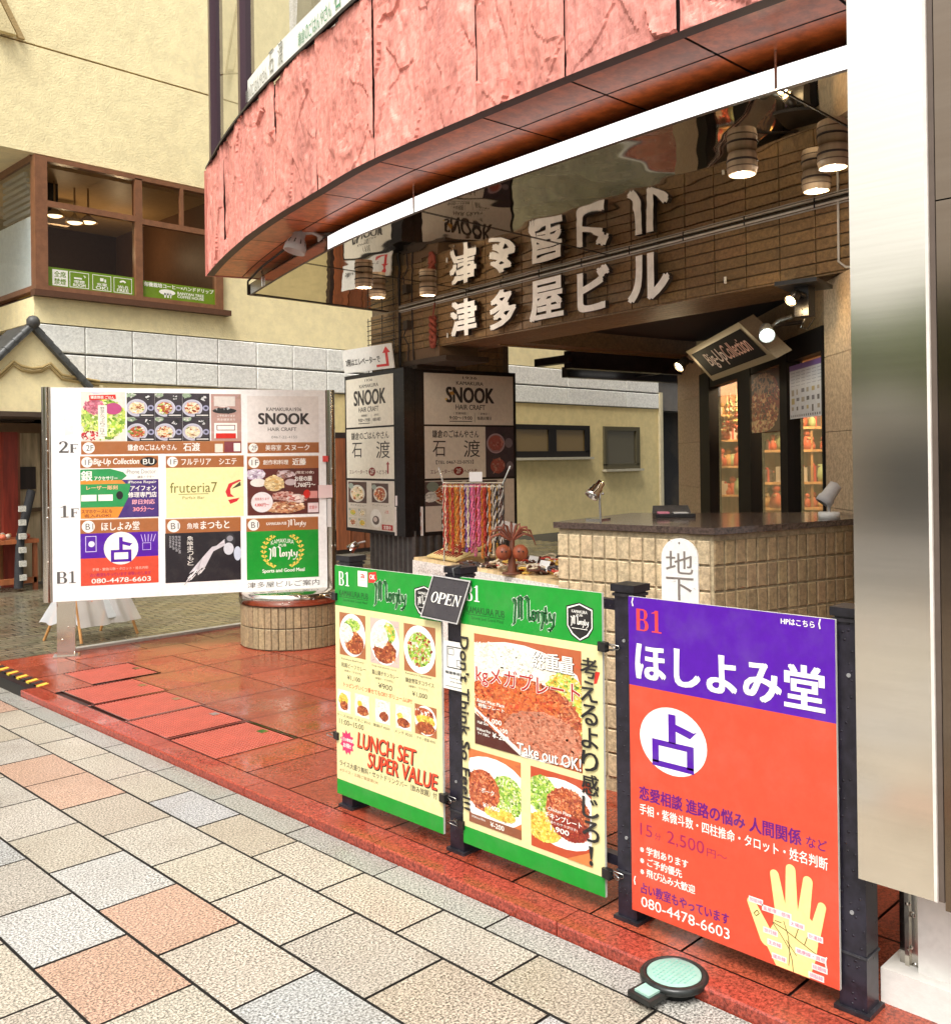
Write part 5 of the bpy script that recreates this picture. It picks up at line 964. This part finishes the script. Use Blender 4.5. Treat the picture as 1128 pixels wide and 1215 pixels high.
a.text('2階はエレベーターで', (.06, .42, .76, .72), DK, 1, .03); a.poly([(.68, .80), (.68, .90), (.92, .90), (.92, .36), (.97, .36), (.895, .10), (.82, .36), (.87, .36), (.87, .80)], (.60, .03, .03), 1); a.fin('lettering')
# the five raised characters of the building's name
lt = thing('building_name_letters', bp(2.3, 0, 2.6), 'raised white characters of the building name on the tiled beam', 'lettering')
for ch, a0, a1 in (('津', 3.475, 3.125), ('多', 2.925, 2.615), ('屋', 2.430, 2.070), ('ビ', 1.898, 1.600), ('ル', 1.404, 1.062)):
    z0, z1 = (2.605, 2.890)
    bl = None
    for q_, (dx, dy) in enumerate(((-.013, -.008), (.013, -.008), (-.013, .008), (.013, .008), (0, 0))):
        vs_, fs_, _ = glyphs(ch, 0); o_ = .00006*q_; mm = MB() if bl is None else bl; bl = mm
        fr_ = lambda x, y, d: bp(a0+(a1-a0)*x-dx, -.072-o_+.036*d, z1-(z1-z0)*y+dy)
        P0 = [fr_(x, y, 0) for x, y in vs_]; P1 = [fr_(x, y, 1) for x, y in vs_]; ed = {}
        for f in fs_:
            mm.face([P0[i] for i in f], (.92, .91, .87))
            for i in range(len(f)): e_ = tuple(sorted((f[i], f[(i+1) % len(f)]))); ed[e_] = ed.get(e_, 0)+1
        for (i, j), c_ in ed.items():
            if c_ == 1: mm.face([P0[i], P0[j], P1[j], P1[i]], (.05, .04, .035))
    bl.build('letter', PLAIN, lt)
for p_ in ((3.924, 2.18), (4.126, 1.848), (4.433, 2.071), (4.432, 5.541), (4.789, 5.822), (5.014, 5.48)): plight(V((p_[0], p_[1], ZM-.106)), 2.4, (1, .86, .68), .006)
# rope ornament, wire rack, pipe
m = MB()
for ph in (0, math.pi):
    m.tube([bp(3.79+.022*math.cos(ph+z*58), -.05+.018*math.sin(ph+z*58), z) for z in [2.60+.005*i for i in range(44)]], .018, (.26, .055, .03), n=7)
m.tube([bp(3.79, -.05, 2.80), bp(3.785, -.03, 2.935)], .007, (.22, .05, .03)); m.tube([bp(3.79+.035*math.cos(x), -.05, 2.62+.05*math.sin(x)) for x in [i*.6 for i in range(12)]], .015, (.24, .05, .03)); m.ball(bp(3.79, -.05, 2.57), .03, (.24, .05, .03))
tag(m.build('rope_ornament', RUB, loc=bp(3.79, -.05, 2.75)), 'knotted red brown rope ornament hanging on the tiled beam', 'ornament')
m = MB()
for k in range(9): m.tube([bp(4.93, -.05, 2.55+.045*k), bp(4.42, -.05, 2.55+.045*k)], .004, (.02, .016, .014), n=6)
for a_ in (4.92, 4.66, 4.45): m.tube([bp(a_, -.045, 1.0), bp(a_, -.045, 2.94)], .004, (.02, .016, .014), n=6)
tag(m.build('wire_rack', BLKMET, loc=bp(4.7, -.05, 2.75)), 'thin black wire trellis fixed on the column above the elevator placard', 'trellis')
cb = thing('cable_run', bp(4.33, -.02, 2.7), 'black cable pipe with a small junction box on the tiled column', 'cable')
m = MB(); m.tube([bp(4.385, -.02, 2.44), bp(4.385, -.02, 2.93)], .012, (.02, .016, .015)); m.tube([bp(4.24, -.03, 2.80), bp(4.27, -.05, 2.70), bp(4.22, -.03, 2.62), bp(4.25, -.02, 2.42)], .006, (.02, .016, .015)); m.tube([bp(4.15, -.02, 2.42), bp(4.17, -.02, 2.93)], .006, (.02, .016, .015)); m.build('pipe', RUB, cb)
m = MB(); pbox(m, 4.21, 4.28, -.05, 0, 2.76, 2.84, (.05, .035, .025)); m.build('junction_box', PLAIN, cb)
# barrel shaped downlights under the mirror
LL = ['wooden barrel downlight under the mirror, alone near the beam\'s right half', 'wooden barrel downlight under the mirror, right one of the pair by the pylon', 'wooden barrel downlight under the mirror, lower one of the pair by the pylon', 'wooden barrel downlight under the mirror, left one of the pair over the column', 'wooden barrel downlight under the mirror, right one of the pair over the column', 'wooden barrel downlight under the mirror beside the rope ornament']
d0 = None
for (x, y), l_ in zip(((3.924, 2.18), (4.126, 1.848), (4.433, 2.071), (4.432, 5.541), (4.789, 5.822), (5.014, 5.48)), LL):
    if d0 is None:
        d0 = thing('barrel_downlight', (x, y, ZM), l_, 'lamp', 'barrel downlights under the mirrored canopy'); c_ = V((x, y, ZM))
        m = MB(); m.lathe(c_, [(.0, -.001), (.060, -.002), (.066, -.02), (.067, -.075), (.062, -.100), (.055, -.100), (.053, -.094)], (.40, .30, .19), n=28); m.lathe(c_, [(.0672, -.036), (.0695, -.038), (.0695, -.044), (.0672, -.046)], (.03, .02, .015), n=28); m.lathe(c_, [(.0668, -.068), (.069, -.069), (.0685, -.073), (.066, -.074)], (.12, .08, .05), n=28); m.build('barrel', WOOD, d0)
        m = MB(); m.lathe(c_, [(.053, -.094), (.04, -.098), (0, -.099)], (.72, .66, .58), n=24); m.build('diffuser', mat('warm_diffuser', .5, emit=.5), d0)
    else: dup(d0, (x, y, ZM), random.random(), l_)
# flood lamp on the red soffit
fl = thing('flood_lamp', (3.80, 5.16, ZS), 'grey flood lamp with finned shade on the red soffit', 'lamp')
m = MB(); mt_ = V((3.80, 5.16, 3.09)); m.lathe(mt_, [(0, 0), (.05, 0), (.05, -.045), (.03, -.06), (0, -.06)], (.40, .38, .36), n=20, ax=(-.5, -.6, .6)); m.build('mount', PLAIN, fl)
hc = mt_-rgt*.17+V((0, 0, -.01)); ax = (V((0, 0, -1))-rgt*.28-V((.1, .1, 0))).normalized(); m = MB(); m.tube([mt_+V((-.03, -.03, -.03)), mt_-rgt*.08+V((0, 0, .015)), hc-ax*.02], .013, (.40, .38, .36)); m.tube([mt_, mt_+rgt*.09, mt_+rgt*.12+V((0, 0, -.02))], .014, (.3, .28, .26)); m.lathe(mt_+rgt*.12, [(0, -.02), (.03, -.02), (.035, .03), (0, .03)], (.3, .28, .26), n=14); m.build('arm', PLAIN, fl)
m = MB(); m.lathe(hc-ax*.09, [(0, 0), (.030, 0), (.040, .01), (.042, .10), (.062, .13), (.072, .16), (.074, .20), (.068, .20), (.03, .13)], (.42, .39, .38), n=24, ax=ax)
for k in range(10): th = 2*math.pi*k/10; o_ = ax.orthogonal().normalized(); p_ = hc-ax*.09+ax*.125+(o_*math.cos(th)+ax.cross(o_)*math.sin(th))*.055; m.tube([p_, p_+ax*.03+(p_-(hc+ax*.035)).normalized()*.012], .006, (.04, .04, .04), n=5)
m.build('lamp_shade', PLAIN, fl)
# tilted shop sign box with its lamps
bs = thing('shop_sign_box', sp(1.2, .35, 2.1), 'tilted black shop sign box in a bronze frame over the shop window', 'sign box')
TL, TR = V((6.44, 4.065, 2.375)), V((5.115, 2.855, 2.362)); 
TL, TR = sp(2.02, .39, 2.392), sp(.42, .39, 2.362); BL = sp(1.70, .26, 2.140); BR_ = sp(.10, .26, 2.140); TR = TL+(BR_-BL); n_ = (BL-TL).cross(TR-TL).normalized()
m = MB(); m.prism([TL-n_*.10, TR-n_*.10, TR+BL-TL-n_*.10, BL-n_*.10], n_*.10, (.22, .17, .12)); m.build('frame', mat('bronze_frame', .35, metal=.6, spk=.1), bs)
a = Art(TL, TR, BL, mat('satin_black', .7, spec=.04), bs, .002); a.rect(.05, .14, .95, .86, (.012, .010, .010))
for dx, c, k in ((.004, (.25, .08, .05), 1), (0, (.80, .72, .60), 1.6)): a.text('Big-Up', (.20+dx, .28, .50+dx, .76), c, k, .012, shear=.03); a.text('Collection', (.51+dx, .26, .88+dx, .66), c if k == 1 else (.72, .5, .38), k, .012, shear=.03)
a.fin('lettering'); m = MB()
for t in (.5, 1.6): m.tube([sp(t, .28, 2.36), sp(t, -.02, 2.40)], .012, (.04, .03, .025))
m.build('bracket', BLKMET, bs)
def spot(name, base, head, aim, label, col, glow, size=.045, e=0):
    t_ = thing(name, base, label, 'lamp', 'spotlights under the tiled beam'); ax_ = V(aim).normalized(); h = V(head)
    m = MB(); m.tube([V(base), V(base)*.5+h*.5+V((0, 0, .02)), h], .012, (.03, .025, .02)); m.build('arm', BLKMET, t_)
    m = MB(); m.lathe(h-ax_*size, [(0, 0), (size*.7, 0), (size*.8, size*.4), (size, size*2.2), (size*.9, size*2.2), (size*.85, size*2.0)], col, n=20, ax=ax_); m.build('lamp_head', BLKMET, t_)
    m = MB(); m.lathe(h+ax_*size*.9, [(size*.88, .0), (size*.5, .008), (0, .01)], glow, n=18, ax=ax_); m.build('bulb', GLOW, t_)
    if e: plight(h+ax_*size*2.6, e, glow, .03)
    return t_
def at(px, py, dep):     # a point of the place from its bearing and distance
    return V((0, 0, 1.6))+(r2*((px-564)/1135.84)-u2*((py-538.587)/1135.84)+fwd)*dep
pb = thing('lamp_bracket', at(952, 340, 5.2), 'black lamp bracket box hanging from the beam end by the pylon', 'bracket')
m = MB(); c_ = at(955, 340, 5.15); m.box(c_+V((-.12, -.12, .0)), (.30, .05, 0), (-.03, .22, 0), (0, 0, .022), (.012, .010, .010)); m.build('plate', BLKMET, pb); c_ = at(955, 362, 5.15); m = MB(); m.box(c_+V((-.035, -.035, -.06)), (.08, 0, 0), (0, .08, 0), (0, 0, .17), (.012, .010, .010)); m.tube([at(955, 378, 5.1), at(950, 388, 5.1), at(958, 390, 5.1), at(966, 378, 5.15)], .004, (.02, .018, .016)); m.build('body', BLKMET, pb)
spot('spotlight', at(957, 352, 5.12), at(942, 352, 5.1), -rgt*.8+V((0, 0, -.75))-fwd*.5, 'lit warm spotlight on the black bracket by the beam end', (.02, .016, .014), (1, .72, .38), .034, 2.2)
spot('spotlight', at(940, 375, 5.25), at(909, 393, 5.35), -rgt*.2+V((0, 0, -.6))-fwd*.9, 'lit white floodlight on a long arm above the shop sign box', (.10, .10, .10), (.85, 1, .92), .045, 1.0)
spot('spotlight', at(822, 430, 7.4), at(810, 431, 7.4), -rgt*.6+V((0, 0, -.5))-fwd*.3, 'small lit spotlight left of the shop sign box', (.05, .04, .03), (1, .82, .5), .045, 1.5)
ps = thing('product_poster', sp(.4, .0, 1.83), 'white and lilac product poster behind the right shop window', 'poster')
a = Art(sp(.70, .004, 2.145), sp(.085, .004, 2.145), sp(.70, .004, 1.815), PRINT, ps, .002); a.rect(0, 0, 1, 1, (.55, .57, .62)); a.rect(0, 0, 1, .10, (.16, .09, .30), 1)
for r in range(5):
    for c in range(6): a.rect(.05+.16*c, .14+.06*r, .05+.16*c+.12, .155+.06*r, (.3, .32, .4), 1)
for r in range(3):
    for c in range(6): u_, v_ = .06+.155*c, .46+.16*r; a.rect(u_, v_, u_+random.uniform(.04, .1), v_+random.uniform(.06, .12), random.choice([(.05, .05, .06), (.3, .26, .2), (.4, .3, .1), (.1, .1, .14)]), 1)
for c in range(14): a.rect(.04+.065*c, .93, .07+.065*c, .97, (.08, .08, .1), 1)
a.fin('sheet')
ps2 = thing('ornament_poster', sp(1.2, 0, 1.75), 'dark red poster of gold ornaments in the middle shop window', 'poster')
a = Art(sp(1.60, .004, 2.17), sp(.91, .004, 2.17), sp(1.60, .004, 1.75), PRINT, ps2, .002); food(a, 0, 0, 1, 1, (.05, .012, .010), None, WHT, [(.3, .6, .35, .3, [(.30, .05, .02), (.5, .25, .1), (.10, .02, .01), (.6, .42, .25)]), (.7, .5, .3, .4, [(.25, .03, .02), (.55, .3, .14), (.05, .01, .01)]), (.4, .2, .4, .16, [(.4, .2, .1), (.03, .01, .01)]), (.3, .9, .5, .1, [(.6, .4, .2), (.3, .05, .03)])], 420, seed=140, blob=.05, name='picture', parent=ps2)
# counter sign 地下店
cs = thing('cellar_shop_sign', V((3.62, 2.34, .6)), 'white round-topped sign with grey characters on the tiled counter', 'sign')
uL = (L_-C_).normalized(); nL = V((-abs(uL.y), uL.x, 0)).normalized(); nL = V((uL.y, -uL.x, 0)); nL = nL if nL.x < 0 else -nL
def cp_(s, o, z): return C_+uL*s+nL*o+V((0, 0, z))
pts = [cp_(.242, .004, .55), cp_(.066, .004, .55)]+[cp_(.154-.088*math.cos(x), .004, 1.145+.088*math.sin(x)) for x in [math.pi*i/14 for i in range(15)]]
m = MB(); m.prism(pts, nL*.012, (.76, .75, .72)); m.build('board', PRINT, cs); a = Art(cp_(.232, .016, 1.19), cp_(.076, .016, 1.19), cp_(.232, .016, .56), PRINT, cs); GC = (.20, .17, .15)
for i, ch in enumerate('地下店'): a.text(ch, (.08, .02+.185*i, .92, .18+.185*i), GC, 1, -.005)
a.ell(.5, -.035, .03, .008, GC, 1); a.fin('lettering')

# ================================================================ GOODS TABLE BEHIND THE BOARDS
TA, TB = V((4.66, 5.28, 0)), V((4.235, 3.48, 0)); TD = (TB-TA).normalized(); TN = V((-TD.y, TD.x, 0)); TN = TN if TN.x > 0 else -TN; TL_ = (TB-TA).length; ZT_ = .875
def tp(s, d, z): return TA+TD*s+TN*d+V((0, 0, z))
def tbox(m, s0, s1, d0, d1, z0, z1, col): m.box(tp(s0, d0, z0), TD*(s1-s0), TN*(d1-d0), (0, 0, z1-z0), col)
gt = thing('goods_table', tp(.9, .3, TK), 'white goods table with accessories between the menu boards and the sign column', 'table')
m = MB(); tbox(m, 0, TL_, 0, .62, ZT_-.03, ZT_, (.70, .52, .28)); m.build('tabletop', WOOD, gt)
m = MB(); tbox(m, .0, TL_, -.012, -.002, .30, ZT_-.02, (.74, .71, .66)); tbox(m, .78, .86, -.02, -.012, .5, ZT_-.01, (.22, .10, .05)); m.build('front_cloth', RUB, gt)
for s, d in ((.05, .05), (.05, .55), (TL_-.1, .05), (TL_-.1, .55)): m = MB(); tbox(m, s, s+.05, d, d+.05, TK, ZT_-.03, (.3, .2, .1)); m.build('leg', WOOD, gt)
a = Art(tp(.08, -.014, ZT_-.03), tp(.74, -.014, ZT_-.03), tp(.08, -.014, ZT_-.22), PAPER, gt); a.text('ブレスレット・ストラップ', (.02, .15, .62, .35), (.3, .25, .2), 1); a.text('全品 500円', (.68, .2, .95, .45), (.3, .25, .2), 1); a.fin('price_lettering')
sg = thing('price_strip', tp(1.3, -.02, ZT_-.1), 'pink and black lettered price strip on the front of the goods table', 'sign')
m = MB(); tbox(m, .92, 1.75, -.034, -.022, ZT_-.15, ZT_-.045, (.70, .68, .64)); m.build('strip', PAPER, sg)
a = Art(tp(.92, -.035, ZT_-.045), tp(1.75, -.035, ZT_-.045), tp(.92, -.035, ZT_-.15), PAPER, sg); a.rect(.06, .2, .30, .85, (.62, .12, .25), 1); a.rect(.31, .2, .62, .85, BLK, 1); a.rect(.64, .3, .82, .8, (.6, .5, .15), 1); a.text('超特価', (.09, .3, .27, .75), WHT, 2, .03); a.text('1,000円均一', (.34, .3, .60, .75), WHT, 2, .02); a.fin('lettering')
# sloping tray of red charms
tr = thing('charm_tray', tp(.35, .2, ZT_), 'cream sloping tray of red charms on the left of the goods table', 'tray')
TLc, TRc, BLc = tp(.22, .34, ZT_+.15), tp(.62, .34, ZT_+.15), tp(.14, .03, ZT_+.02); a = Art(TLc, TRc, BLc, PAPER, tr); n_ = a.n
m = MB(); m.prism([TLc-n_*.012, TRc-n_*.012, TRc+BLc-TLc-n_*.012, BLc-n_*.012], n_*.012, (.74, .58, .26)); m.build('board', PLAIN, tr)
m = MB()
for r in range(3):
    for c in range(9):
        p = a.p(.10+.095*c, .25+.25*r, 6); m.ball(p, .011, rv(random.choice([(.40, .03, .02), (.5, .08, .03), (.2, .04, .03)]), .3), n=6); m.tube([p, a.p(.10+.095*c, .40+.25*r, 2)], .005, (.35, .05, .03), n=5)
m.build('charms', PLAIN, tr)
ca = thing('price_card', tp(.55, .42, ZT_+.2), 'white price card above the cream charm tray', 'card'); m = MB(); m.prism([tp(.48, .40, ZT_+.16), tp(.68, .40, ZT_+.14), tp(.68, .44, ZT_+.26), tp(.48, .44, ZT_+.28)], TN*.006, (.74, .72, .70)); m.build('card', PAPER, ca)
# hanging straps
ra, rb = at(526, 573, 6.70), at(597, 573, 6.25)
rk = thing('strap_rack', (ra+rb)/2-V((0, 0, .5)), 'white wire rack standing on the goods table in front of the sign box', 'rack')
m = MB(); m.tube([ra, rb], .008, (.75, .73, .70)); m.tube([ra+V((0, 0, -.015)), rb+V((0, 0, -.015))], .005, (.7, .68, .65)); m.build('bar', CHROME, rk)
for p, q in ((ra, -rgt*.04), (rb, rgt*.06)): m = MB(); m.tube([V((p.x, p.y, ZT_)), p, p+q*.8+V((0, 0, .11))], .007, (.72, .70, .68)); m.build('post', CHROME, rk)
m = MB(); p = ra.lerp(rb, .45); m.box(p+V((0, 0, .01))-fwd*.02, (rb-ra).normalized()*.13, fwd*.004, (0, 0, .065), (.75, .74, .72)); m.build('price_card', PAPER, rk)
KIN = [('red', (.52, .05, .03)), ('orange', (.68, .22, .03)), ('pink', (.70, .16, .28)), ('cream', (.66, .55, .38)), ('dark brown', (.10, .035, .02)), ('purple', (.25, .10, .35)), ('golden', (.58, .34, .06)), ('black and white', (.06, .05, .05))]
ORD = [0, 3, 0, 1, 6, 0, 1, 6, 1, 0, 3, 1, 4, 5, 3, 5, 2, 2, 2, 0, 2, 2, 1, 0, 0, 4, 1, 7, 3, 7, 6, 7, 4, 7]
proto = {}
for i, k in enumerate(ORD):
    p = ra.lerp(rb, (i+.4)/len(ORD))+V((0, 0, -.01))-fwd*(.01+.035*(i % 3)); nm, c = KIN[k]
    if k not in proto:
        m = MB(); Ls = .44
        for q in range(3):
            w = [p+V((.0045*math.sin(z*70+q*2.1)+(.005*(q-1)), .0045*math.cos(z*70+q*2.1), -z)) for z in [Ls*j/50 for j in range(51)]]
            m.tube(w, .0042, rv(c, .3) if q != 1 or k not in (7, 4) else (.7, .66, .6), n=5)
        m.ball(p-V((0, 0, Ls+.01)), .012, rv(c, .3), n=6); m.ball(p-V((0, 0, .012)), .009, (.7, .65, .5), n=6)
        proto[k] = tag(m.build('braided_strap', RUB, loc=p), nm+' braided cord strap hanging from the white wire rack', 'strap', 'braided straps on the wire rack')
    else: o = dup(proto[k], p, random.random()*6); o.scale = (1, 1, random.uniform(.82, 1.12))
# coconut palm ornament
co = thing('coconut_ornament', at(607, 655, 5.95), 'brown palm shaped ornament with two coconuts on the goods table', 'ornament'); cb_ = V(co.location); cb_.z = ZT_
m = MB(); m.tube([cb_, cb_+V((0, 0, .12)), cb_+V((.005, 0, .21))], .022, (.16, .05, .025), radii=[.03, .02, .016]); m.lathe(cb_, [(0, .012), (.06, .01), (.065, 0), (0, 0)], (.12, .04, .02), n=16); m.build('trunk', WOOD, co)
for s in (-1, 1): m = MB(); m.ball(cb_+rgt*.052*s+V((0, 0, .135))-fwd*.03, .05, (.30, .075, .03), n=14); m.ball(cb_+rgt*(.052*s-.012)+V((0, 0, .145))-fwd*.077, .006, (.02, .01, .01), n=6); m.ball(cb_+rgt*(.052*s+.014)+V((0, 0, .145))-fwd*.077, .006, (.02, .01, .01), n=6); m.build('coconut', WOOD, co)
m = MB()
for k in range(9):
    th = math.pi*(k/8); d_ = rgt*math.cos(th)*.15+V((0, 0, .02+.10*math.sin(th)))+fwd*.05*math.sin(k*2.1); p0 = cb_+V((0, 0, .20))
    m.tube([p0, p0+d_*.5+V((0, 0, .04)), p0+d_*.85+V((0, 0, .015)), p0+d_+V((0, 0, -.045))], .006, (.22, .06, .03), n=5, radii=[.006, .010, .008, .002])
m.build('fronds', WOOD, co)
# bracelets and coiled cords lying on the table
br = {}
for i in range(140):
    s, d = (random.uniform(.98, 1.80), random.uniform(.03, .55)) if i > 12 else (.62+.028*i, .06+.01*(i % 3)); k = (7 if i % 2 else 4) if i <= 12 else random.choice([4, 4, 0, 3, 7, 3, 6]); nm, c = KIN[k]
    p = tp(s, d, ZT_+.008+(random.random()*.05 if i > 12 else 0))
    if k not in br:
        m = MB(); R0 = .032; n = 18; path = [p+V((R0*math.cos(6.4*j/n), R0*1.2*math.sin(6.4*j/n), .004*math.sin(j))) for j in range(n+1)]; m.tube(path, .0075, c, n=6); m.ball(p+V((R0, 0, .004)), .012, (.6, .5, .4), n=6)
        br[k] = tag(m.build('bracelet', RUB, loc=p), nm+' cord bracelet lying among others on the goods table', 'bracelet', 'bracelets on the goods table')
    else: o = dup(br[k], p, random.random()*6); o.rotation_euler = (random.uniform(-.5, .5), random.uniform(-.4, .4), random.random()*6)
for i, (s, d) in enumerate(((1.12, .22), (1.38, .12), (1.60, .3))):
    c_ = thing('price_card', tp(s, d, ZT_+.03), ['white price card on the bracelets beside the coconut ornament', 'white price card midmost on the heap of bracelets', 'white price card on the bracelets by the tiled counter'][i], 'card'); m = MB(); m.prism([tp(s, d, ZT_+.02), tp(s+.1, d, ZT_+.02), tp(s+.1, d+.03, ZT_+.085), tp(s, d+.03, ZT_+.085)], TN*.004, (.72, .70, .68)); m.build('card', PAPER, c_)
hp_ = thing('bead_tray', tp(.85, .4, ZT_), 'dark tray of beads behind the striped bracelets', 'tray'); m = MB(); tbox(m, .62, 1.0, .22, .55, ZT_, ZT_+.03, (.05, .03, .025)); tbox(m, .65, .97, .25, .52, ZT_+.03, ZT_+.034, (.30, .16, .08)); m.build('tray', WOOD, hp_)
# ---------------------------------------------------------------- on the counter
dl = thing('counter_lamp', V((3.79, 2.90, 1.284)), 'silver spot lamp on a thin stand on the tiled counter', 'lamp'); b_ = V((3.79, 2.90, 1.284)); SV = (.60, .58, .55)
m = MB(); m.box(b_-V((.04, .035, 0)), (.10, .02, 0), (-.02, .08, 0), (0, 0, .008), SV); m.build('base', CHROME, dl)
m = MB(); m.tube([b_, b_+V((0, 0, .09))+rgt*-.004, b_+V((0, 0, .165)), b_+V((0, 0, .172))-rgt*.012], .006, SV); m.ball(b_+V((0, 0, .13))+rgt*.012, .007, SV, n=8); m.build('stem', CHROME, dl)
m = MB(); h = b_+V((0, 0, .165))-rgt*.01; ax = (V((0, 0, -.75))-rgt*.6-fwd*.2).normalized(); m.lathe(h-ax*.02, [(0, -.012), (.02, -.008), (.022, .02), (.028, .025), (.028, .045), (.032, .048), (.032, .062), (.035, .064), (.035, .085), (.031, .085), (.02, .03)], SV, n=20, ax=ax); m.build('lamp_shade', CHROME, dl)
d2 = thing('grey_spotlight', V((4.50, 2.03, 1.284)), 'grey spotlight on a round white base beside the steel pylon', 'lamp'); b_ = V((4.49, 2.035, 1.284))-rgt*.02
m = MB(); m.lathe(b_, [(0, .035), (.045, .033), (.05, .03), (.05, 0), (0, 0)], (.62, .60, .56), n=20); m.build('base', PLAIN, d2); m = MB(); m.tube([b_+V((0, 0, .03)), b_+V((0, 0, .09))], .008, (.4, .38, .36)); m.build('stem', PLAIN, d2)
m = MB(); ax = (V((0, 0, -.75))-rgt*.55).normalized(); m.lathe(b_+V((0, 0, .115))-ax*.05, [(0, -.02), (.03, -.01), (.034, .06), (.04, .07), (.04, .10), (.034, .10)], (.42, .40, .39), n=20, ax=ax); m.build('lamp_head', PLAIN, d2)
bx = thing('card_case', V((4.10, 2.66, 1.284)), 'open black case with pink cards on the tiled counter', 'case'); c0_ = at(778, 617, 4.82); c0_.z = 1.285
m = MB(); m.box(c0_, rgt*.20, V((fwd.x, fwd.y, 0))*.10, (0, 0, .018), (.02, .018, .018)); m.prism([c0_+V((fwd.x, fwd.y, 0))*.10+V((0, 0, .018)), c0_+V((fwd.x, fwd.y, 0))*.10+rgt*.20+V((0, 0, .018)), c0_+V((fwd.x, fwd.y, 0))*.13+rgt*.19+V((0, 0, .055)), c0_+V((fwd.x, fwd.y, 0))*.13+rgt*.01+V((0, 0, .055))], fwd*.006, (.02, .018, .018)); m.build('case', BLKMET, bx)
m = MB(); m.box(c0_+V((fwd.x, fwd.y, 0))*.03+rgt*.02+V((0, 0, .019)), rgt*.055, V((fwd.x, fwd.y, 0))*.05, (0, 0, .008), (.55, .18, .24)); m.box(c0_+V((fwd.x, fwd.y, 0))*.03+rgt*.10+V((0, 0, .019)), rgt*.07, V((fwd.x, fwd.y, 0))*.05, (0, 0, .005), (.5, .48, .46)); m.build('cards', PAPER, bx)
cr_ = thing('column_spotlight', bp(4.9, -.2, .8), 'small silver spotlight clamped under the sign box on the column', 'lamp'); h = at(420, 648, 8.35); m = MB(); m.lathe(h, [(0, -.04), (.03, -.035), (.045, .05), (.04, .05)], (.6, .58, .55), n=16, ax=(-rgt-V((0, 0, .8)))); m.build('lamp_head', CHROME, cr_); m = MB(); m.tube([h, h+rgt*.05+V((0, 0, .03)), h+rgt*.10+V((0, 0, .04))], .008, (.3, .28, .26)); m.build('arm', BLKMET, cr_)
# ---------------------------------------------------------------- inside the shop
for n_s, (t0, o0, o1, zs_, l_) in enumerate(((1.80, -.95, -.05, (1.20, 1.39, 1.63, 1.80), 'wooden shelf unit behind the right hand shop windows, below the posters'), (3.02, -.75, -.04, (1.25, 1.50, 1.73, 1.95), 'wooden shelf unit behind the left shop window'))):
    sh = thing('shelf_unit', sp(t0+.1, (o0+o1)/2, .7), l_, 'shelf', 'shelves in the shop')
    for z in zs_: m = MB(); sbox(m, t0, t0+.24, o0, o1, z-.018, z, (.62, .34, .14)); m.build('shelf', WOOD, sh)
    m = MB(); sbox(m, t0+.24, t0+.26, o0, o1, .66, 2.3, (.36, .16, .055)); m.build('back_panel', WOOD, sh)
    for o_ in (o0, o0*.5+o1*.5, o1-.02): m = MB(); sbox(m, t0+.02, t0+.24, o_, o_+.018, .66, zs_[-1]-.018, (.50, .25, .10)); m.build('side_panel', WOOD, sh)
PR = {}
TYPES = [('figurine', (.50, .10, .05), 'small red figurine on a lit shop shelf'), ('figurine', (.55, .30, .10), 'small tan figurine on a lit shop shelf'), ('gift_box', (.60, .52, .42), 'small pale gift box on a lit shop shelf'), ('gift_box', (.08, .05, .05), 'small dark gift box on a lit shop shelf'), ('ornament_jar', (.35, .42, .20), 'small greenish jar on a lit shop shelf')]
for bay, (t0, o0, o1, zs_) in enumerate(((1.80, -.92, -.08, (1.20, 1.39, 1.63, 1.80)), (3.02, -.72, -.06, (1.25, 1.50, 1.73, 1.95)))):
    for z in zs_:
        for i in range(15):
            p = sp(t0+random.uniform(.03, .12), o0+(o1-o0)*(i+random.random()*.6)/15, z); k = random.choice([0, 0, 1, 1, 2, 3, 4])
            if k not in PR:
                nm, c, l_ = TYPES[k]; m = MB()
                if nm == 'figurine': m.lathe(p, [(0, 0), (.028, 0), (.032, .03), (.018, .065), (.008, .075)], c, n=12); m.ball(p+V((0, 0, .092)), .021, rv(c, .3), n=10); m.tube([p+V((-.03, 0, .06)), p+V((.03, 0, .06))], .007, (.6, .4, .2), n=6)
                elif nm == 'gift_box': m.box(p+V((-.03, -.02, 0)), (.06, 0, 0), (0, .04, 0), (0, 0, .075), c); m.box(p+V((-.006, -.022, 0)), (.012, 0, 0), (0, .044, 0), (0, 0, .077), (.5, .06, .05)); m.ball(p+V((0, 0, .08)), .012, (.5, .06, .05), n=6)
                else: m.lathe(p, [(0, 0), (.03, 0), (.036, .03), (.03, .07), (.018, .08), (.02, .09), (0, .092)], c, n=14)
                PR[k] = tag(m.build(nm, PLAIN, loc=p), l_, nm.replace('_', ' '), 'goods on the shop shelves')
            else: o = dup(PR[k], p, random.random()*6); s_ = random.uniform(.8, 1.6); o.scale = (s_, s_, s_)
gl = None
for i in range(26):
    p = sp(random.uniform(2.5, 3.0), random.uniform(-.22, -.06), random.uniform(1.75, 1.95)) if i < 16 else sp(random.uniform(1.5, 1.75), random.uniform(-.30, -.10), random.uniform(1.85, 2.0))
    if gl is None:
        m = MB(); m.tube([p, p+V((0, 0, .22))], .003, (.4, .3, .2), n=5)
        for j in range(4): m.ball(p+V((0, 0, .05*j)), .022-.003*j, [(.55, .10, .05), (.60, .38, .12), (.5, .4, .25), (.25, .30, .12)][j], n=8)
        gl = tag(m.build('hanging_charm', PLAIN, loc=p), 'string of colored charm beads hanging inside the lit shop window', 'charm', 'charms hanging in the shop window')
    else: o = dup(gl, p, random.random()*6); o.scale = (1, 1, random.uniform(.7, 1.3))
